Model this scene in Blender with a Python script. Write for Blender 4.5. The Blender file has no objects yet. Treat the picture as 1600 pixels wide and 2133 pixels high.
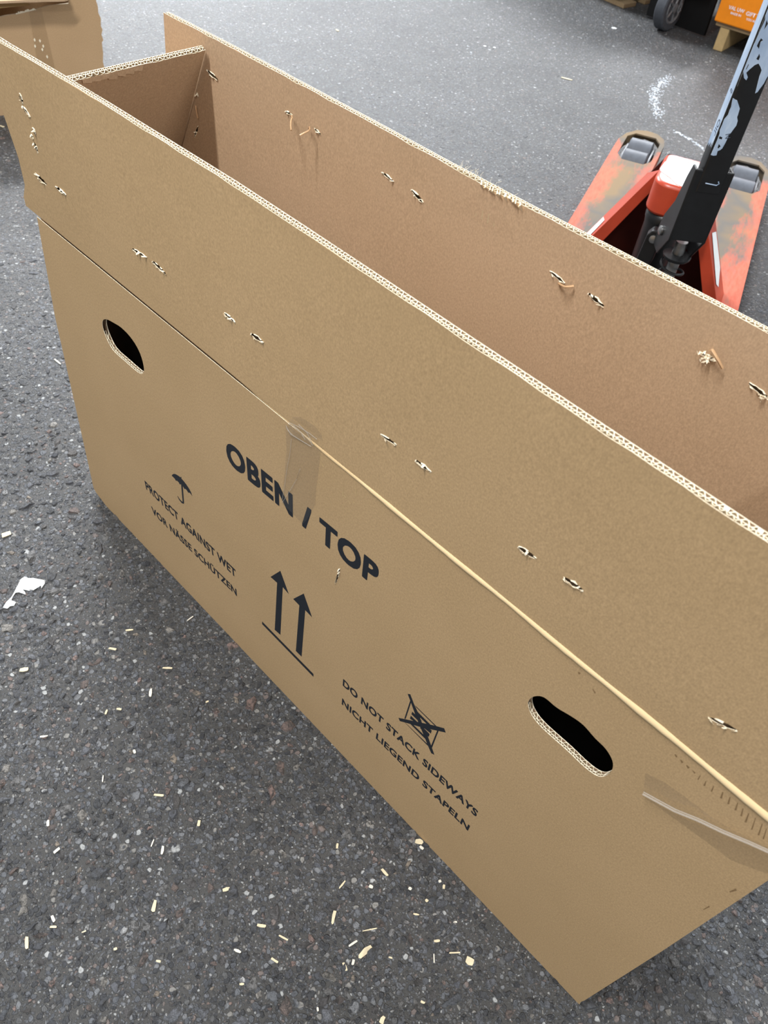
import bpy, bmesh, math, random
import numpy as np
from mathutils import Vector, Matrix

# ------------------------------------------------------------------ camera, world, lights, exposure
SC = bpy.context.scene
COL = SC.collection
R = np.array([[0.6967637367817243, 0.7126815291918982, 0.08127320010105116],
              [0.5775916110826484, -0.4902563830230941, -0.6527147996729228],
              [-0.42533307643882867, 0.5017307214570489, -0.7532317420510574]])
# make exactly orthonormal
_u, _s, _v = np.linalg.svd(R); R = _u @ _v
CAMP = np.array([1.0798, -0.4028, 1.2473])
FPX = 1620.0146
cam_d = bpy.data.cameras.new('camera'); cam = bpy.data.objects.new('camera', cam_d); COL.objects.link(cam)
cam_d.sensor_fit = 'HORIZONTAL'; cam_d.sensor_width = 36.0; cam_d.lens = FPX / 1600 * 36.0
cam_d.clip_start = 0.02; cam_d.clip_end = 60
m = Matrix.Identity(4)
for i in range(3):
    m[i][0] = R[0][i]; m[i][1] = -R[1][i]; m[i][2] = -R[2][i]; m[i][3] = CAMP[i]
cam.matrix_world = m
cam_d.dof.use_dof = True; cam_d.dof.focus_distance = 1.05; cam_d.dof.aperture_fstop = 15
SC.camera = cam

world = bpy.data.worlds.new('world'); SC.world = world; world.use_nodes = True
world.node_tree.nodes['Background'].inputs[0].default_value = (0.88, 0.94, 1.0, 1)
world.node_tree.nodes['Background'].inputs[1].default_value = 0.50

def area(name, loc, size, energy, col=(1, 1, 1), target=None):
    d = bpy.data.lights.new(name, 'AREA'); d.shape = 'RECTANGLE'; d.size = size[0]; d.size_y = size[1]
    d.energy = energy; d.color = col
    o = bpy.data.objects.new(name, d); COL.objects.link(o); o.location = loc
    if target is not None:
        o.rotation_euler = (Vector(target) - Vector(loc)).to_track_quat('-Z', 'Y').to_euler()
    return o
area('hall_or_fill_lamp', (0.06, -1.30, 4.2), (0.14, 1.3), 175, (1, 0.98, 0.95))
area('hall_or_fill_lamp', (2.6, -2.4, 4.6), (0.25, 1.3), 66, (1, 0.98, 0.95))
area('hall_or_fill_lamp', (6.8, 0.6, 3.9), (0.3, 1.6), 330, (1, 0.985, 0.96))  # fill lamp added to brighten the inner face of the end flap
area('hall_or_fill_lamp', (-2.8, 3.2, 4.8), (0.3, 1.6), 150, (0.95, 0.975, 1))
area('hall_or_fill_lamp', (1.6, 5.2, 5.2), (1.2, 2.4), 90, (0.95, 0.975, 1))
area('hall_or_fill_lamp', (-6.8, 3.2, 4.7), (0.8, 3.0), 1500, (0.95, 0.975, 1))
area('hall_or_fill_lamp', (-4.0, 9.5, 5.0), (1.6, 4.0), 1000, (0.95, 0.975, 1))
area('hall_or_fill_lamp', (-9.5, 8.0, 5.0), (1.0, 4.0), 1200, (0.95, 0.975, 1))

SC.view_settings.view_transform = 'Standard'; SC.view_settings.look = 'None'
SC.view_settings.gamma = 1.0; SC.view_settings.use_curve_mapping = False
SC.view_settings.exposure = 0.0

# ------------------------------------------------------------------ helpers
random.seed(7)
rng = np.random.default_rng(11)
def ray(px, py):
    d = R.T @ np.array([(px - 800) / FPX, (py - 1066.5) / FPX, 1.0]); return d
def onz(px, py, z=0.0):
    d = ray(px, py); return CAMP + d * ((z - CAMP[2]) / d[2])
def ony(px, py, y=0.0):
    d = ray(px, py); return CAMP + d * ((y - CAMP[1]) / d[1])
def proj(P):
    c = (np.asarray(P) - CAMP) @ R.T
    return 800 + FPX * c[..., 0] / c[..., 2], 1066.5 + FPX * c[..., 1] / c[..., 2], c[..., 2]

def lin(r, g, b):
    f = lambda c: (c / 255 / 12.92) if c / 255 <= .04045 else ((c / 255 + .055) / 1.055) ** 2.4
    return (f(r), f(g), f(b), 1)

class N:
    """little node helper"""
    def __init__(s, name):
        s.m = bpy.data.materials.new(name); s.m.use_nodes = True; s.t = s.m.node_tree
        s.b = s.t.nodes['Principled BSDF']; s.out = s.t.nodes['Material Output']
    def n(s, typ, **kw):
        o = s.t.nodes.new(typ)
        for k, v in kw.items():
            if k.startswith('i_'):
                key = k[2:]; key = int(key) if key.isdigit() else key.replace('_', ' ')
                o.inputs[key].default_value = v
            else: setattr(o, k, v)
        return o
    def l(s, a, b): s.t.links.new(a, b)
    def obj(s): return s.n('ShaderNodeTexCoord').outputs['Object']
    def noise(s, scale, detail=4, rough=.5, vec=None, dist=0):
        o = s.n('ShaderNodeTexNoise'); o.inputs['Scale'].default_value = scale; o.inputs['Detail'].default_value = detail
        o.inputs['Roughness'].default_value = rough; o.inputs['Distortion'].default_value = dist
        s.l(vec if vec is not None else s.obj(), o.inputs['Vector']); return o
    def mapping(s, scale, rot=(0, 0, 0), loc=(0, 0, 0)):
        o = s.n('ShaderNodeMapping'); o.inputs['Scale'].default_value = scale; o.inputs['Rotation'].default_value = rot
        o.inputs['Location'].default_value = loc
        s.l(s.obj(), o.inputs['Vector']); return o.outputs[0]
    def ramp(s, fac, stops, interp='LINEAR'):
        o = s.n('ShaderNodeValToRGB'); o.color_ramp.interpolation = interp
        e = o.color_ramp.elements
        while len(e) < len(stops): e.new(.5)
        for el, (p, c) in zip(e, stops):
            el.position = p; el.color = c if len(c) == 4 else (*c, 1)
        s.l(fac, o.inputs[0]); return o.outputs[0]
    def mix(s, fac, a, b, mode='MIX'):
        o = s.n('ShaderNodeMix', data_type='RGBA', blend_type=mode)
        for inp, v in ((o.inputs[0], fac), (o.inputs[6], a), (o.inputs[7], b)):
            if hasattr(v, 'links') or hasattr(v, 'is_linked'): s.l(v, inp)
            else: inp.default_value = v
        return o.outputs[2]
    def math(s, op, a, b=0.0):
        o = s.n('ShaderNodeMath', operation=op)
        for inp, v in ((o.inputs[0], a), (o.inputs[1], b)):
            if hasattr(v, 'is_linked'): s.l(v, inp)
            else: inp.default_value = v
        return o.outputs[0]
    def bump(s, h, strength=.3, dist=.002):
        o = s.n('ShaderNodeBump'); o.inputs['Strength'].default_value = strength; o.inputs['Distance'].default_value = dist
        s.l(h, o.inputs['Height']); s.l(o.outputs[0], s.b.inputs['Normal'])
    def base(s, c):
        if hasattr(c, 'is_linked'): s.l(c, s.b.inputs['Base Color'])
        else: s.b.inputs['Base Color'].default_value = c
    def set(s, rough=.7, spec=.3, metal=0):
        s.b.inputs['Roughness'].default_value = rough; s.b.inputs['Specular IOR Level'].default_value = spec
        s.b.inputs['Metallic'].default_value = metal; return s

def mat_card(name, c, fibre=.5, blotch=.5):
    k = N(name).set(.82, .18)
    f1 = k.noise(620, 3, .6, k.mapping((1, 1, .6))); f2 = k.noise(5, 5, .6); f3 = k.noise(280, 4, .7)
    dark = tuple(x * .80 for x in c[:3]) + (1,); light = (min(c[0] * 1.2, 1), min(c[1] * 1.2, 1), min(c[2] * 1.23, 1), 1)
    a = k.ramp(f1.outputs[0], [(.30, dark), (.52, c), (.72, light)])
    b = k.ramp(f3.outputs[0], [(.35, dark), (.55, c), (.75, light)])
    ab = k.mix(.32, a, b)
    bl = k.ramp(f2.outputs[0], [(.3, (.90, .89, .86, 1)), (.7, (1.06, 1.06, 1.08, 1))])
    k.base(k.mix(blotch, ab, k.mix(1, ab, bl, 'MULTIPLY')))
    k.bump(f3.outputs[0], .05, .0005); return k.m
def mat_plain(name, c, rough=.6, spec=.3, metal=0, var=.12, scale=60, bump=0):
    k = N(name).set(rough, spec, metal); f = k.noise(scale, 4, .6)
    lo = tuple(x * (1 - var) for x in c[:3]) + (1,); hi = tuple(min(1, x * (1 + var)) for x in c[:3]) + (1,)
    k.base(k.ramp(f.outputs[0], [(.3, lo), (.7, hi)]))
    if bump: k.bump(f.outputs[0], bump, .001)
    return k.m

M = {}
M['card_out'] = mat_card('kraft_outer', lin(190, 160, 120))
M['card_in'] = mat_card('kraft_inner', lin(188, 160, 130))
M['card_b'] = mat_card('kraft_other', lin(186, 156, 120))
M['cream'] = mat_plain('cut_paper_edge', lin(250, 238, 212), .85, .1, 0, .06, 300)
M['flute'] = mat_plain('flute_paper', lin(186, 166, 134), .85, .1, 0, .1, 200)
M['tan'] = mat_plain('pale_inner_board', lin(236, 208, 152), .85, .1, 0, .05, 40)
M['ink'] = mat_plain('black_print', lin(36, 40, 47), .6, .25, 0, .15, 500)
M['copper'] = mat_plain('copper_staple', lin(222, 184, 142), .4, .5, .35, .1, 100)
M['black'] = mat_plain('black_enamel', lin(15, 16, 18), .4, .45, 0, .3, 40)
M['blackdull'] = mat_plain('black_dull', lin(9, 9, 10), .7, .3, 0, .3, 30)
M['chrome'] = mat_plain('worn_steel', lin(150, 150, 150), .35, .5, .9, .15, 60)
M['roller'] = mat_plain('grey_polyurethane', lin(96, 100, 108), .5, .35, 0, .12, 50)
M['rubber'] = mat_plain('dark_rubber', lin(70, 73, 79), .7, .25, 0, .12, 60)
M['hub'] = mat_plain('dull_metal_hub', lin(120, 122, 126), .5, .4, .3, .2, 60)
M['wood'] = mat_plain('pallet_wood', lin(196, 168, 120), .8, .2, 0, .15, 25)
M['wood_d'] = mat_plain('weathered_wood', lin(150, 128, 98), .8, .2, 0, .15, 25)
M['white'] = mat_plain('white_paper', lin(238, 243, 244), .7, .2, 0, .04, 80)
M['whiteprint'] = mat_plain('white_print', lin(245, 238, 240), .6, .2, 0, .04, 80)
M['chalk'] = mat_plain('chalk', lin(206, 214, 222), .8, .1, 0, .06, 80)
M['straw'] = mat_plain('pale_splinter', lin(214, 202, 172), .8, .2, 0, .1, 200)
M['straw_w'] = mat_plain('bleached_splinter', lin(218, 214, 202), .8, .2, 0, .08, 200)
M['orange_card'] = mat_plain('orange_carton', lin(250, 145, 25), .55, .3, 0, .04, 30)
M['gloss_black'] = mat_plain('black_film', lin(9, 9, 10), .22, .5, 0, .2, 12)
M['scuff'] = mat_plain('brown_scuff', lin(138, 112, 80), .85, .1, 0, .15, 300)
M['pale_scuff'] = mat_plain('pale_scuff', lin(205, 178, 132), .85, .1, 0, .15, 300)

def mat_tape():
    k = N('clear_tape'); t = k.t; t.nodes.remove(k.b)
    tr = k.n('ShaderNodeBsdfTransparent'); tr.inputs[0].default_value = (.985, .98, .965, 1)
    gl = k.n('ShaderNodeBsdfGlossy'); gl.inputs['Roughness'].default_value = .16
    nz = k.noise(60, 3, .5); bp = k.n('ShaderNodeBump'); bp.inputs['Strength'].default_value = .25; bp.inputs['Distance'].default_value = .002
    k.l(nz.outputs[0], bp.inputs['Height']); k.l(bp.outputs[0], gl.inputs['Normal'])
    fr = k.n('ShaderNodeFresnel'); fr.inputs[0].default_value = 1.45; k.l(bp.outputs[0], fr.inputs['Normal'])
    mx = k.n('ShaderNodeMixShader'); k.l(k.math('MINIMUM', k.math('MULTIPLY', fr.outputs[0], .9), .14), mx.inputs[0])
    k.l(tr.outputs[0], mx.inputs[1]); k.l(gl.outputs[0], mx.inputs[2]); k.l(mx.outputs[0], k.out.inputs[0]); return k.m
M['tape'] = mat_tape()
def mat_tape_fold():
    k = N('tape_fold'); k.set(.18, .6); k.base(lin(214, 210, 204)); k.b.inputs['Alpha'].default_value = .27; return k.m  # whitish base colour stands in for glints along the tape folds
M['tape_fold'] = mat_tape_fold()

def mat_truck():
    """salmon-red paint worn to bare brown-grey along the fork tops"""
    k = N('worn_orange_paint').set(.72, .2)
    o = k.obj(); sx = k.n('ShaderNodeSeparateXYZ'); k.l(o, sx.inputs[0])
    n1 = k.noise(9, 6, .65, k.mapping((1.6, .5, 1))); n2 = k.noise(60, 5, .7, k.mapping((2, .4, 1))); n3 = k.noise(4, 3, .5)
    ax = k.math('ABSOLUTE', sx.outputs[0])
    mid = k.math('SUBTRACT', 1.0, k.math('MULTIPLY', k.math('ABSOLUTE', k.math('SUBTRACT', ax, .185)), 11))
    tipw = k.math('MULTIPLY', k.math('MAXIMUM', k.math('SUBTRACT', sx.outputs[1], .95), 0), 3.5)
    heelw = k.math('MULTIPLY', k.math('MAXIMUM', k.math('SUBTRACT', .45, sx.outputs[1]), 0), -.9)
    w = k.math('ADD', k.math('ADD', k.math('MULTIPLY', mid, .42), k.math('ADD', tipw, heelw)),
               k.math('ADD', k.math('MULTIPLY', n1.outputs[0], .9), k.math('MULTIPLY', n2.outputs[0], .35)))
    top = k.math('LESS_THAN', sx.outputs[2], .0895)
    wz = k.math('MULTIPLY', k.ramp(w, [(.66, (0, 0, 0)), (.92, (1, 1, 1))]), top)
    bare = k.ramp(n3.outputs[0], [(.35, lin(126, 107, 82)), (.48, lin(102, 98, 93)), (.62, lin(130, 110, 84))])
    paint = k.ramp(n2.outputs[0], [(.3, lin(188, 90, 70)), (.7, lin(204, 112, 91))])
    k.base(k.mix(wz, paint, bare)); return k.m
M['truck'] = mat_truck()
M['truck_gloss'] = mat_plain('orange_red_enamel', lin(182, 66, 40), .32, .5, 0, .08, 20)
M['truck_shaded'] = mat_plain('shaded_red_inside', lin(60, 18, 12), .7, .2, 0, .2, 20)  # frame red darkened in the colour for the shade between the wings

def mat_floor():
    k = N('asphalt').set(.50, .55)
    o = k.obj()
    v1 = k.n('ShaderNodeTexVoronoi', feature='F1'); v1.inputs['Scale'].default_value = 105
    w = k.noise(70, 2, .5); wv = k.n('ShaderNodeVectorMath', operation='SCALE'); wv.inputs[3].default_value = .010
    k.l(w.outputs[1], wv.inputs[0]); av = k.n('ShaderNodeVectorMath', operation='ADD'); k.l(o, av.inputs[0]); k.l(wv.outputs[0], av.inputs[1])
    k.l(av.outputs[0], v1.inputs['Vector'])
    v2 = k.n('ShaderNodeTexVoronoi', feature='F1'); v2.inputs['Scale'].default_value = 260; k.l(av.outputs[0], v2.inputs['Vector'])
    v3 = k.n('ShaderNodeTexVoronoi', feature='F1'); v3.inputs['Scale'].default_value = 38; k.l(av.outputs[0], v3.inputs['Vector'])
    pal = [(0, lin(56, 57, 60)), (.28, lin(80, 82, 86)), (.48, lin(98, 100, 104)), (.64, lin(88, 88, 88)),
           (.76, lin(116, 117, 119)), (.86, lin(114, 103, 98)), (.92, lin(134, 131, 126)), (.965, lin(168, 168, 166))]
    def cell(v):
        s = k.n('ShaderNodeSeparateColor'); k.l(v.outputs['Color'], s.inputs[0]); return s
    c1 = k.ramp(cell(v1).outputs[0], pal, 'CONSTANT'); c2 = k.ramp(cell(v2).outputs[1], pal, 'CONSTANT')
    c3 = k.ramp(cell(v3).outputs[0], pal, 'CONSTANT')
    nb = k.noise(900, 3, .6); binder = k.ramp(nb.outputs[0], [(.3, lin(44, 44, 45)), (.7, lin(82, 80, 77))])
    m2 = k.ramp(v2.outputs['Distance'], [(.36, (1, 1, 1)), (.50, (0, 0, 0))])
    m1 = k.math('MULTIPLY', k.ramp(v1.outputs['Distance'], [(.36, (1, 1, 1)), (.46, (0, 0, 0))]),
                k.math('GREATER_THAN', cell(v1).outputs[2], .35))
    m3 = k.math('MULTIPLY', k.ramp(v3.outputs['Distance'], [(.28, (1, 1, 1)), (.36, (0, 0, 0))]),
                k.math('GREATER_THAN', cell(v3).outputs[2], .78))
    col = k.mix(k.math('MULTIPLY', m2, .8), binder, c2); col = k.mix(m1, col, c1); col = k.mix(m3, col, c3)
    n4 = k.noise(240, 6, .75); col = k.mix(.35, col, k.mix(1, col, k.ramp(n4.outputs[0], [(.3, (.5, .5, .5)), (.7, (1.5, 1.5, 1.5))]), 'MULTIPLY'))
    st = k.noise(1.7, 6, .6); tone = k.ramp(st.outputs[0], [(.32, (.74, .74, .76)), (.5, (1, 1, 1)), (.70, (1.22, 1.22, 1.24))])
    col = k.mix(1, col, tone, 'MULTIPLY'); col = k.mix(1, col, (.92, .95, .98, 1), 'MULTIPLY'); k.base(col)
    h = k.math('ADD', k.math('ADD', k.math('MULTIPLY', m1, .5), k.math('MULTIPLY', m2, .22)), k.math('ADD', k.math('MULTIPLY', m3, .7), k.math('MULTIPLY', n4.outputs[0], .5)))
    k.bump(h, .95, .0042); return k.m
M['floor'] = mat_floor()

def mat_stone(name, attr):
    k = N(name).set(.48, .55)
    n = k.noise(520 if attr else 6, 5, .75); n2 = k.noise(1.7, 6, .6)
    tone = k.ramp(n2.outputs[0], [(.32, (.74, .74, .76)), (.5, (1, 1, 1)), (.70, (1.22, 1.22, 1.24))])
    if attr:
        a = k.n('ShaderNodeAttribute', attribute_name='Col'); c = a.outputs[0]
    else:
        oi = k.n('ShaderNodeObjectInfo')
        c = k.ramp(oi.outputs['Random'], [(0, lin(90, 92, 97)), (.22, lin(106, 108, 113)), (.42, lin(84, 86, 90)), (.58, lin(118, 117, 116)),
                                          (.72, lin(112, 100, 95)), (.82, lin(90, 88, 88)), (.92, lin(136, 132, 126)), (.97, lin(96, 88, 85))], 'CONSTANT')
    c = k.mix(1, c, k.ramp(n.outputs[0], [(.30, (.35, .35, .36)), (.5, (.95, .95, .95)), (.70, (1.8, 1.77, 1.74))]), 'MULTIPLY')
    # dirt and binder smeared over the stones (position taken in the world so that it runs across them)
    gp = k.n('ShaderNodeNewGeometry').outputs['Position']; gn = k.noise(150, 7, .75, gp); fn = k.noise(900, 3, .6, gp)
    binder = k.ramp(fn.outputs[0], [(.3, lin(36, 36, 37)), (.7, lin(74, 72, 69))])
    c = k.mix(k.ramp(gn.outputs[0], [(.46, (0, 0, 0)), (.58, (.9, .9, .9))]), c, binder)
    c = k.mix(1, c, (1.28, 1.31, 1.35, 1), 'MULTIPLY')
    k.base(k.mix(1, c, tone, 'MULTIPLY') if attr else c)
    k.bump(k.math('ADD', n.outputs[0], k.math('MULTIPLY', gn.outputs[0], 1.2)), 1.0, .0030); return k.m
M['agg'] = mat_stone('aggregate', True); M['stone'] = mat_stone('stone', False)

# ---- mesh assembling
class MB:
    def __init__(s): s.v = []; s.f = []; s.mi = []
    def add(s, vs, fs, mi=0):
        b = len(s.v); s.v += [tuple(map(float, p)) for p in vs]; s.f += [tuple(b + i for i in f) for f in fs]; s.mi += [mi] * len(fs); return s
    def box(s, x0, x1, y0, y1, z0, z1, mi=0):
        vs = [(x, y, z) for x in (x0, x1) for y in (y0, y1) for z in (z0, z1)]
        return s.add(vs, [(0, 1, 3, 2), (4, 6, 7, 5), (0, 4, 5, 1), (2, 3, 7, 6), (0, 2, 6, 4), (1, 5, 7, 3)], mi)
    def prism(s, poly, a, b, axis='z', mi=0):
        """extrude 2-D polygon between a and b along an axis"""
        n = len(poly)
        mk = {'z': lambda p, w: (p[0], p[1], w), 'y': lambda p, w: (p[0], w, p[1]), 'x': lambda p, w: (w, p[0], p[1])}[axis]
        vs = [mk(p, a) for p in poly] + [mk(p, b) for p in poly]
        return s.add(vs, [tuple(range(n))[::-1], tuple(range(n, 2 * n))] + [(i, (i + 1) % n, n + (i + 1) % n, n + i) for i in range(n)], mi)
    def tube(s, pts, r, n=8, mi=0, caps=True):
        pts = [np.array(p, float) for p in pts]; rs = r if hasattr(r, '__len__') else [r] * len(pts)
        vs = []; up = np.array([0, 0, 1.0])
        for i, p in enumerate(pts):
            t = pts[min(i + 1, len(pts) - 1)] - pts[max(i - 1, 0)]; t = t / (np.linalg.norm(t) + 1e-12)
            a = np.cross(t, up if abs(t @ up) < .95 else np.array([1.0, 0, 0])); a /= np.linalg.norm(a); b = np.cross(t, a)
            vs += [p + rs[i] * (math.cos(q) * a + math.sin(q) * b) for q in np.linspace(0, 2 * math.pi, n, endpoint=False)]
        fs = [(i * n + j, i * n + (j + 1) % n, (i + 1) * n + (j + 1) % n, (i + 1) * n + j) for i in range(len(pts) - 1) for j in range(n)]
        if caps: fs += [tuple(range(n))[::-1], tuple(range((len(pts) - 1) * n, len(pts) * n))]
        return s.add(vs, fs, mi)
    def lathe(s, c, axis, prof, n=24, mi=0):
        """profile of (along axis, radius) about c"""
        ax = np.array(axis, float); ax /= np.linalg.norm(ax)
        a = np.cross(ax, [0, 0, 1.0] if abs(ax[2]) < .9 else [1.0, 0, 0]); a /= np.linalg.norm(a); b = np.cross(ax, a)
        vs = [np.array(c) + ax * h + r * (math.cos(q) * a + math.sin(q) * b) for h, r in prof for q in np.linspace(0, 2 * math.pi, n, endpoint=False)]
        m_ = len(prof)
        fs = [(i * n + j, i * n + (j + 1) % n, (i + 1) * n + (j + 1) % n, (i + 1) * n + j) for i in range(m_ - 1) for j in range(n)]
        fs += [tuple(range(n))[::-1], tuple(range((m_ - 1) * n, m_ * n))]
        return s.add(vs, fs, mi)
    def build(s, name, mats, parent=None, smooth=False, bevel=0, kind=None, fix=True):
        me = bpy.data.meshes.new(name); me.from_pydata(s.v, [], s.f)
        for q in (mats if isinstance(mats, (list, tuple)) else [mats]): me.materials.append(q)
        me.polygons.foreach_set('material_index', s.mi)
        if fix:
            bm = bmesh.new(); bm.from_mesh(me); bmesh.ops.recalc_face_normals(bm, faces=bm.faces); bm.to_mesh(me); bm.free()
        if smooth:
            me.polygons.foreach_set('use_smooth', [True] * len(me.polygons))
        me.update()
        o = bpy.data.objects.new(name, me); COL.objects.link(o)
        if parent is not None: o.parent = parent
        if bevel:
            b = o.modifiers.new('bevel', 'BEVEL'); b.width = bevel; b.segments = 2; b.limit_method = 'ANGLE'; b.angle_limit = .6
        if smooth: shade_auto(o)
        if kind: o['kind'] = kind
        return o
def shade_auto(o, ang=.7):
    me = o.data; bm = bmesh.new(); bm.from_mesh(me)
    for e in bm.edges:
        if len(e.link_faces) == 2 and e.calc_face_angle(0) > ang: e.smooth = False
    bm.to_mesh(me); bm.free()
def empty(name, loc, label, cat, group=None, rz=0):
    o = bpy.data.objects.new(name, None); COL.objects.link(o); o.location = loc; o.rotation_euler = (0, 0, rz); o.empty_display_size = .05
    return tag(o, label, cat, group)
def tag(o, label, cat, group=None):
    o['label'] = label; o['category'] = cat
    if group: o['group'] = group
    return o

def fill2d(loops):
    """triangulated flat polygon with holes from 2-D loops (even-odd)"""
    cu = bpy.data.curves.new('tmp', 'CURVE'); cu.dimensions = '2D'; cu.fill_mode = 'FRONT'
    for lp in loops:
        sp = cu.splines.new('POLY'); sp.points.add(len(lp) - 1); sp.use_cyclic_u = True
        for q, p in zip(sp.points, lp): q.co = (p[0], p[1], 0, 1)
    o = bpy.data.objects.new('tmp', cu); COL.objects.link(o)
    bpy.context.view_layer.update()
    me = bpy.data.meshes.new_from_object(o.evaluated_get(bpy.context.evaluated_depsgraph_get()))
    bpy.data.objects.remove(o); bpy.data.curves.remove(cu); return me

def sheet(name, loops, to3, thick, mats, parent, cuts=(), warp=None, shade=True):
    """paper liner: 2-D loops (u,v); to3(u,v,w) -> 3-D; thickness along w; rim gets material 1"""
    me = fill2d(loops); bm = bmesh.new(); bm.from_mesh(me); bpy.data.meshes.remove(me)
    for c in cuts:
        bmesh.ops.bisect_plane(bm, geom=bm.verts[:] + bm.edges[:] + bm.faces[:], plane_co=(c, 0, 0), plane_no=(1, 0, 0))
    bmesh.ops.triangulate(bm, faces=bm.faces[:])
    top = list(bm.faces)
    r = bmesh.ops.extrude_face_region(bm, geom=top)
    for v in [g for g in r['geom'] if isinstance(g, bmesh.types.BMVert)]: v.co.z += thick
    bm.normal_update()
    for f in bm.faces: f.material_index = 1 if abs(f.normal.z) < .5 else 0
    for v in bm.verts:
        p = to3(v.co.x, v.co.y, v.co.z); v.co = warp(p) if warp else p
    bmesh.ops.recalc_face_normals(bm, faces=bm.faces[:])
    me = bpy.data.meshes.new(name); bm.to_mesh(me); bm.free()
    for q in mats: me.materials.append(q)
    o = bpy.data.objects.new(name, me); COL.objects.link(o)
    if parent is not None: o.parent = parent
    return o
def ribbon(mb, u0, u1, wc, amp, period, t, vtop, depth, to3, phase=0.0, warp=None, step=None):
    """corrugated paper standing between the liners; its cut top (material 1) shows the wave"""
    step = step or (period / 10 if amp else .01)
    n = max(2, int((u1 - u0) / step) + 1); us = np.linspace(u0, u1, n)
    ph = 2 * math.pi * us / period + phase
    w = wc + amp * np.clip(1.25 * np.sin(ph), -1, 1) if amp else np.full(n, wc)
    dw = np.gradient(w, us); ln = np.sqrt(1 + dw * dw); nu = -dw / ln; nw = 1 / ln
    vs = []
    for i in range(n):
        vt = vtop(us[i]) if callable(vtop) else vtop
        for (a, b) in ((1, 0), (-1, 0), (1, 1), (-1, 1)):
            p = to3(us[i] + a * nu[i] * t / 2, vt - (depth if b else 0), w[i] + a * nw[i] * t / 2)
            vs.append(warp(p) if warp else p)
    fs, fb = [], []
    for i in range(n - 1):
        a = 4 * i; b = a + 4
        fs.append((a, a + 1, b + 1, b)); fb += [(a, b, b + 2, a + 2), (a + 1, a + 3, b + 3, b + 1)]
    mb.add(vs, fs, 1); base = len(mb.v) - len(vs)
    mb.f += [tuple(base + q for q in f) for f in fb]; mb.mi += [0] * len(fb)

# ------------------------------------------------------------------ floor
fl = MB().add([(-9, -6, 0), (9, -6, 0), (9, 14, 0), (-9, 14, 0)], [(0, 1, 2, 3)]).build('floor', M['floor'])
fl['kind'] = 'structure'

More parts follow.
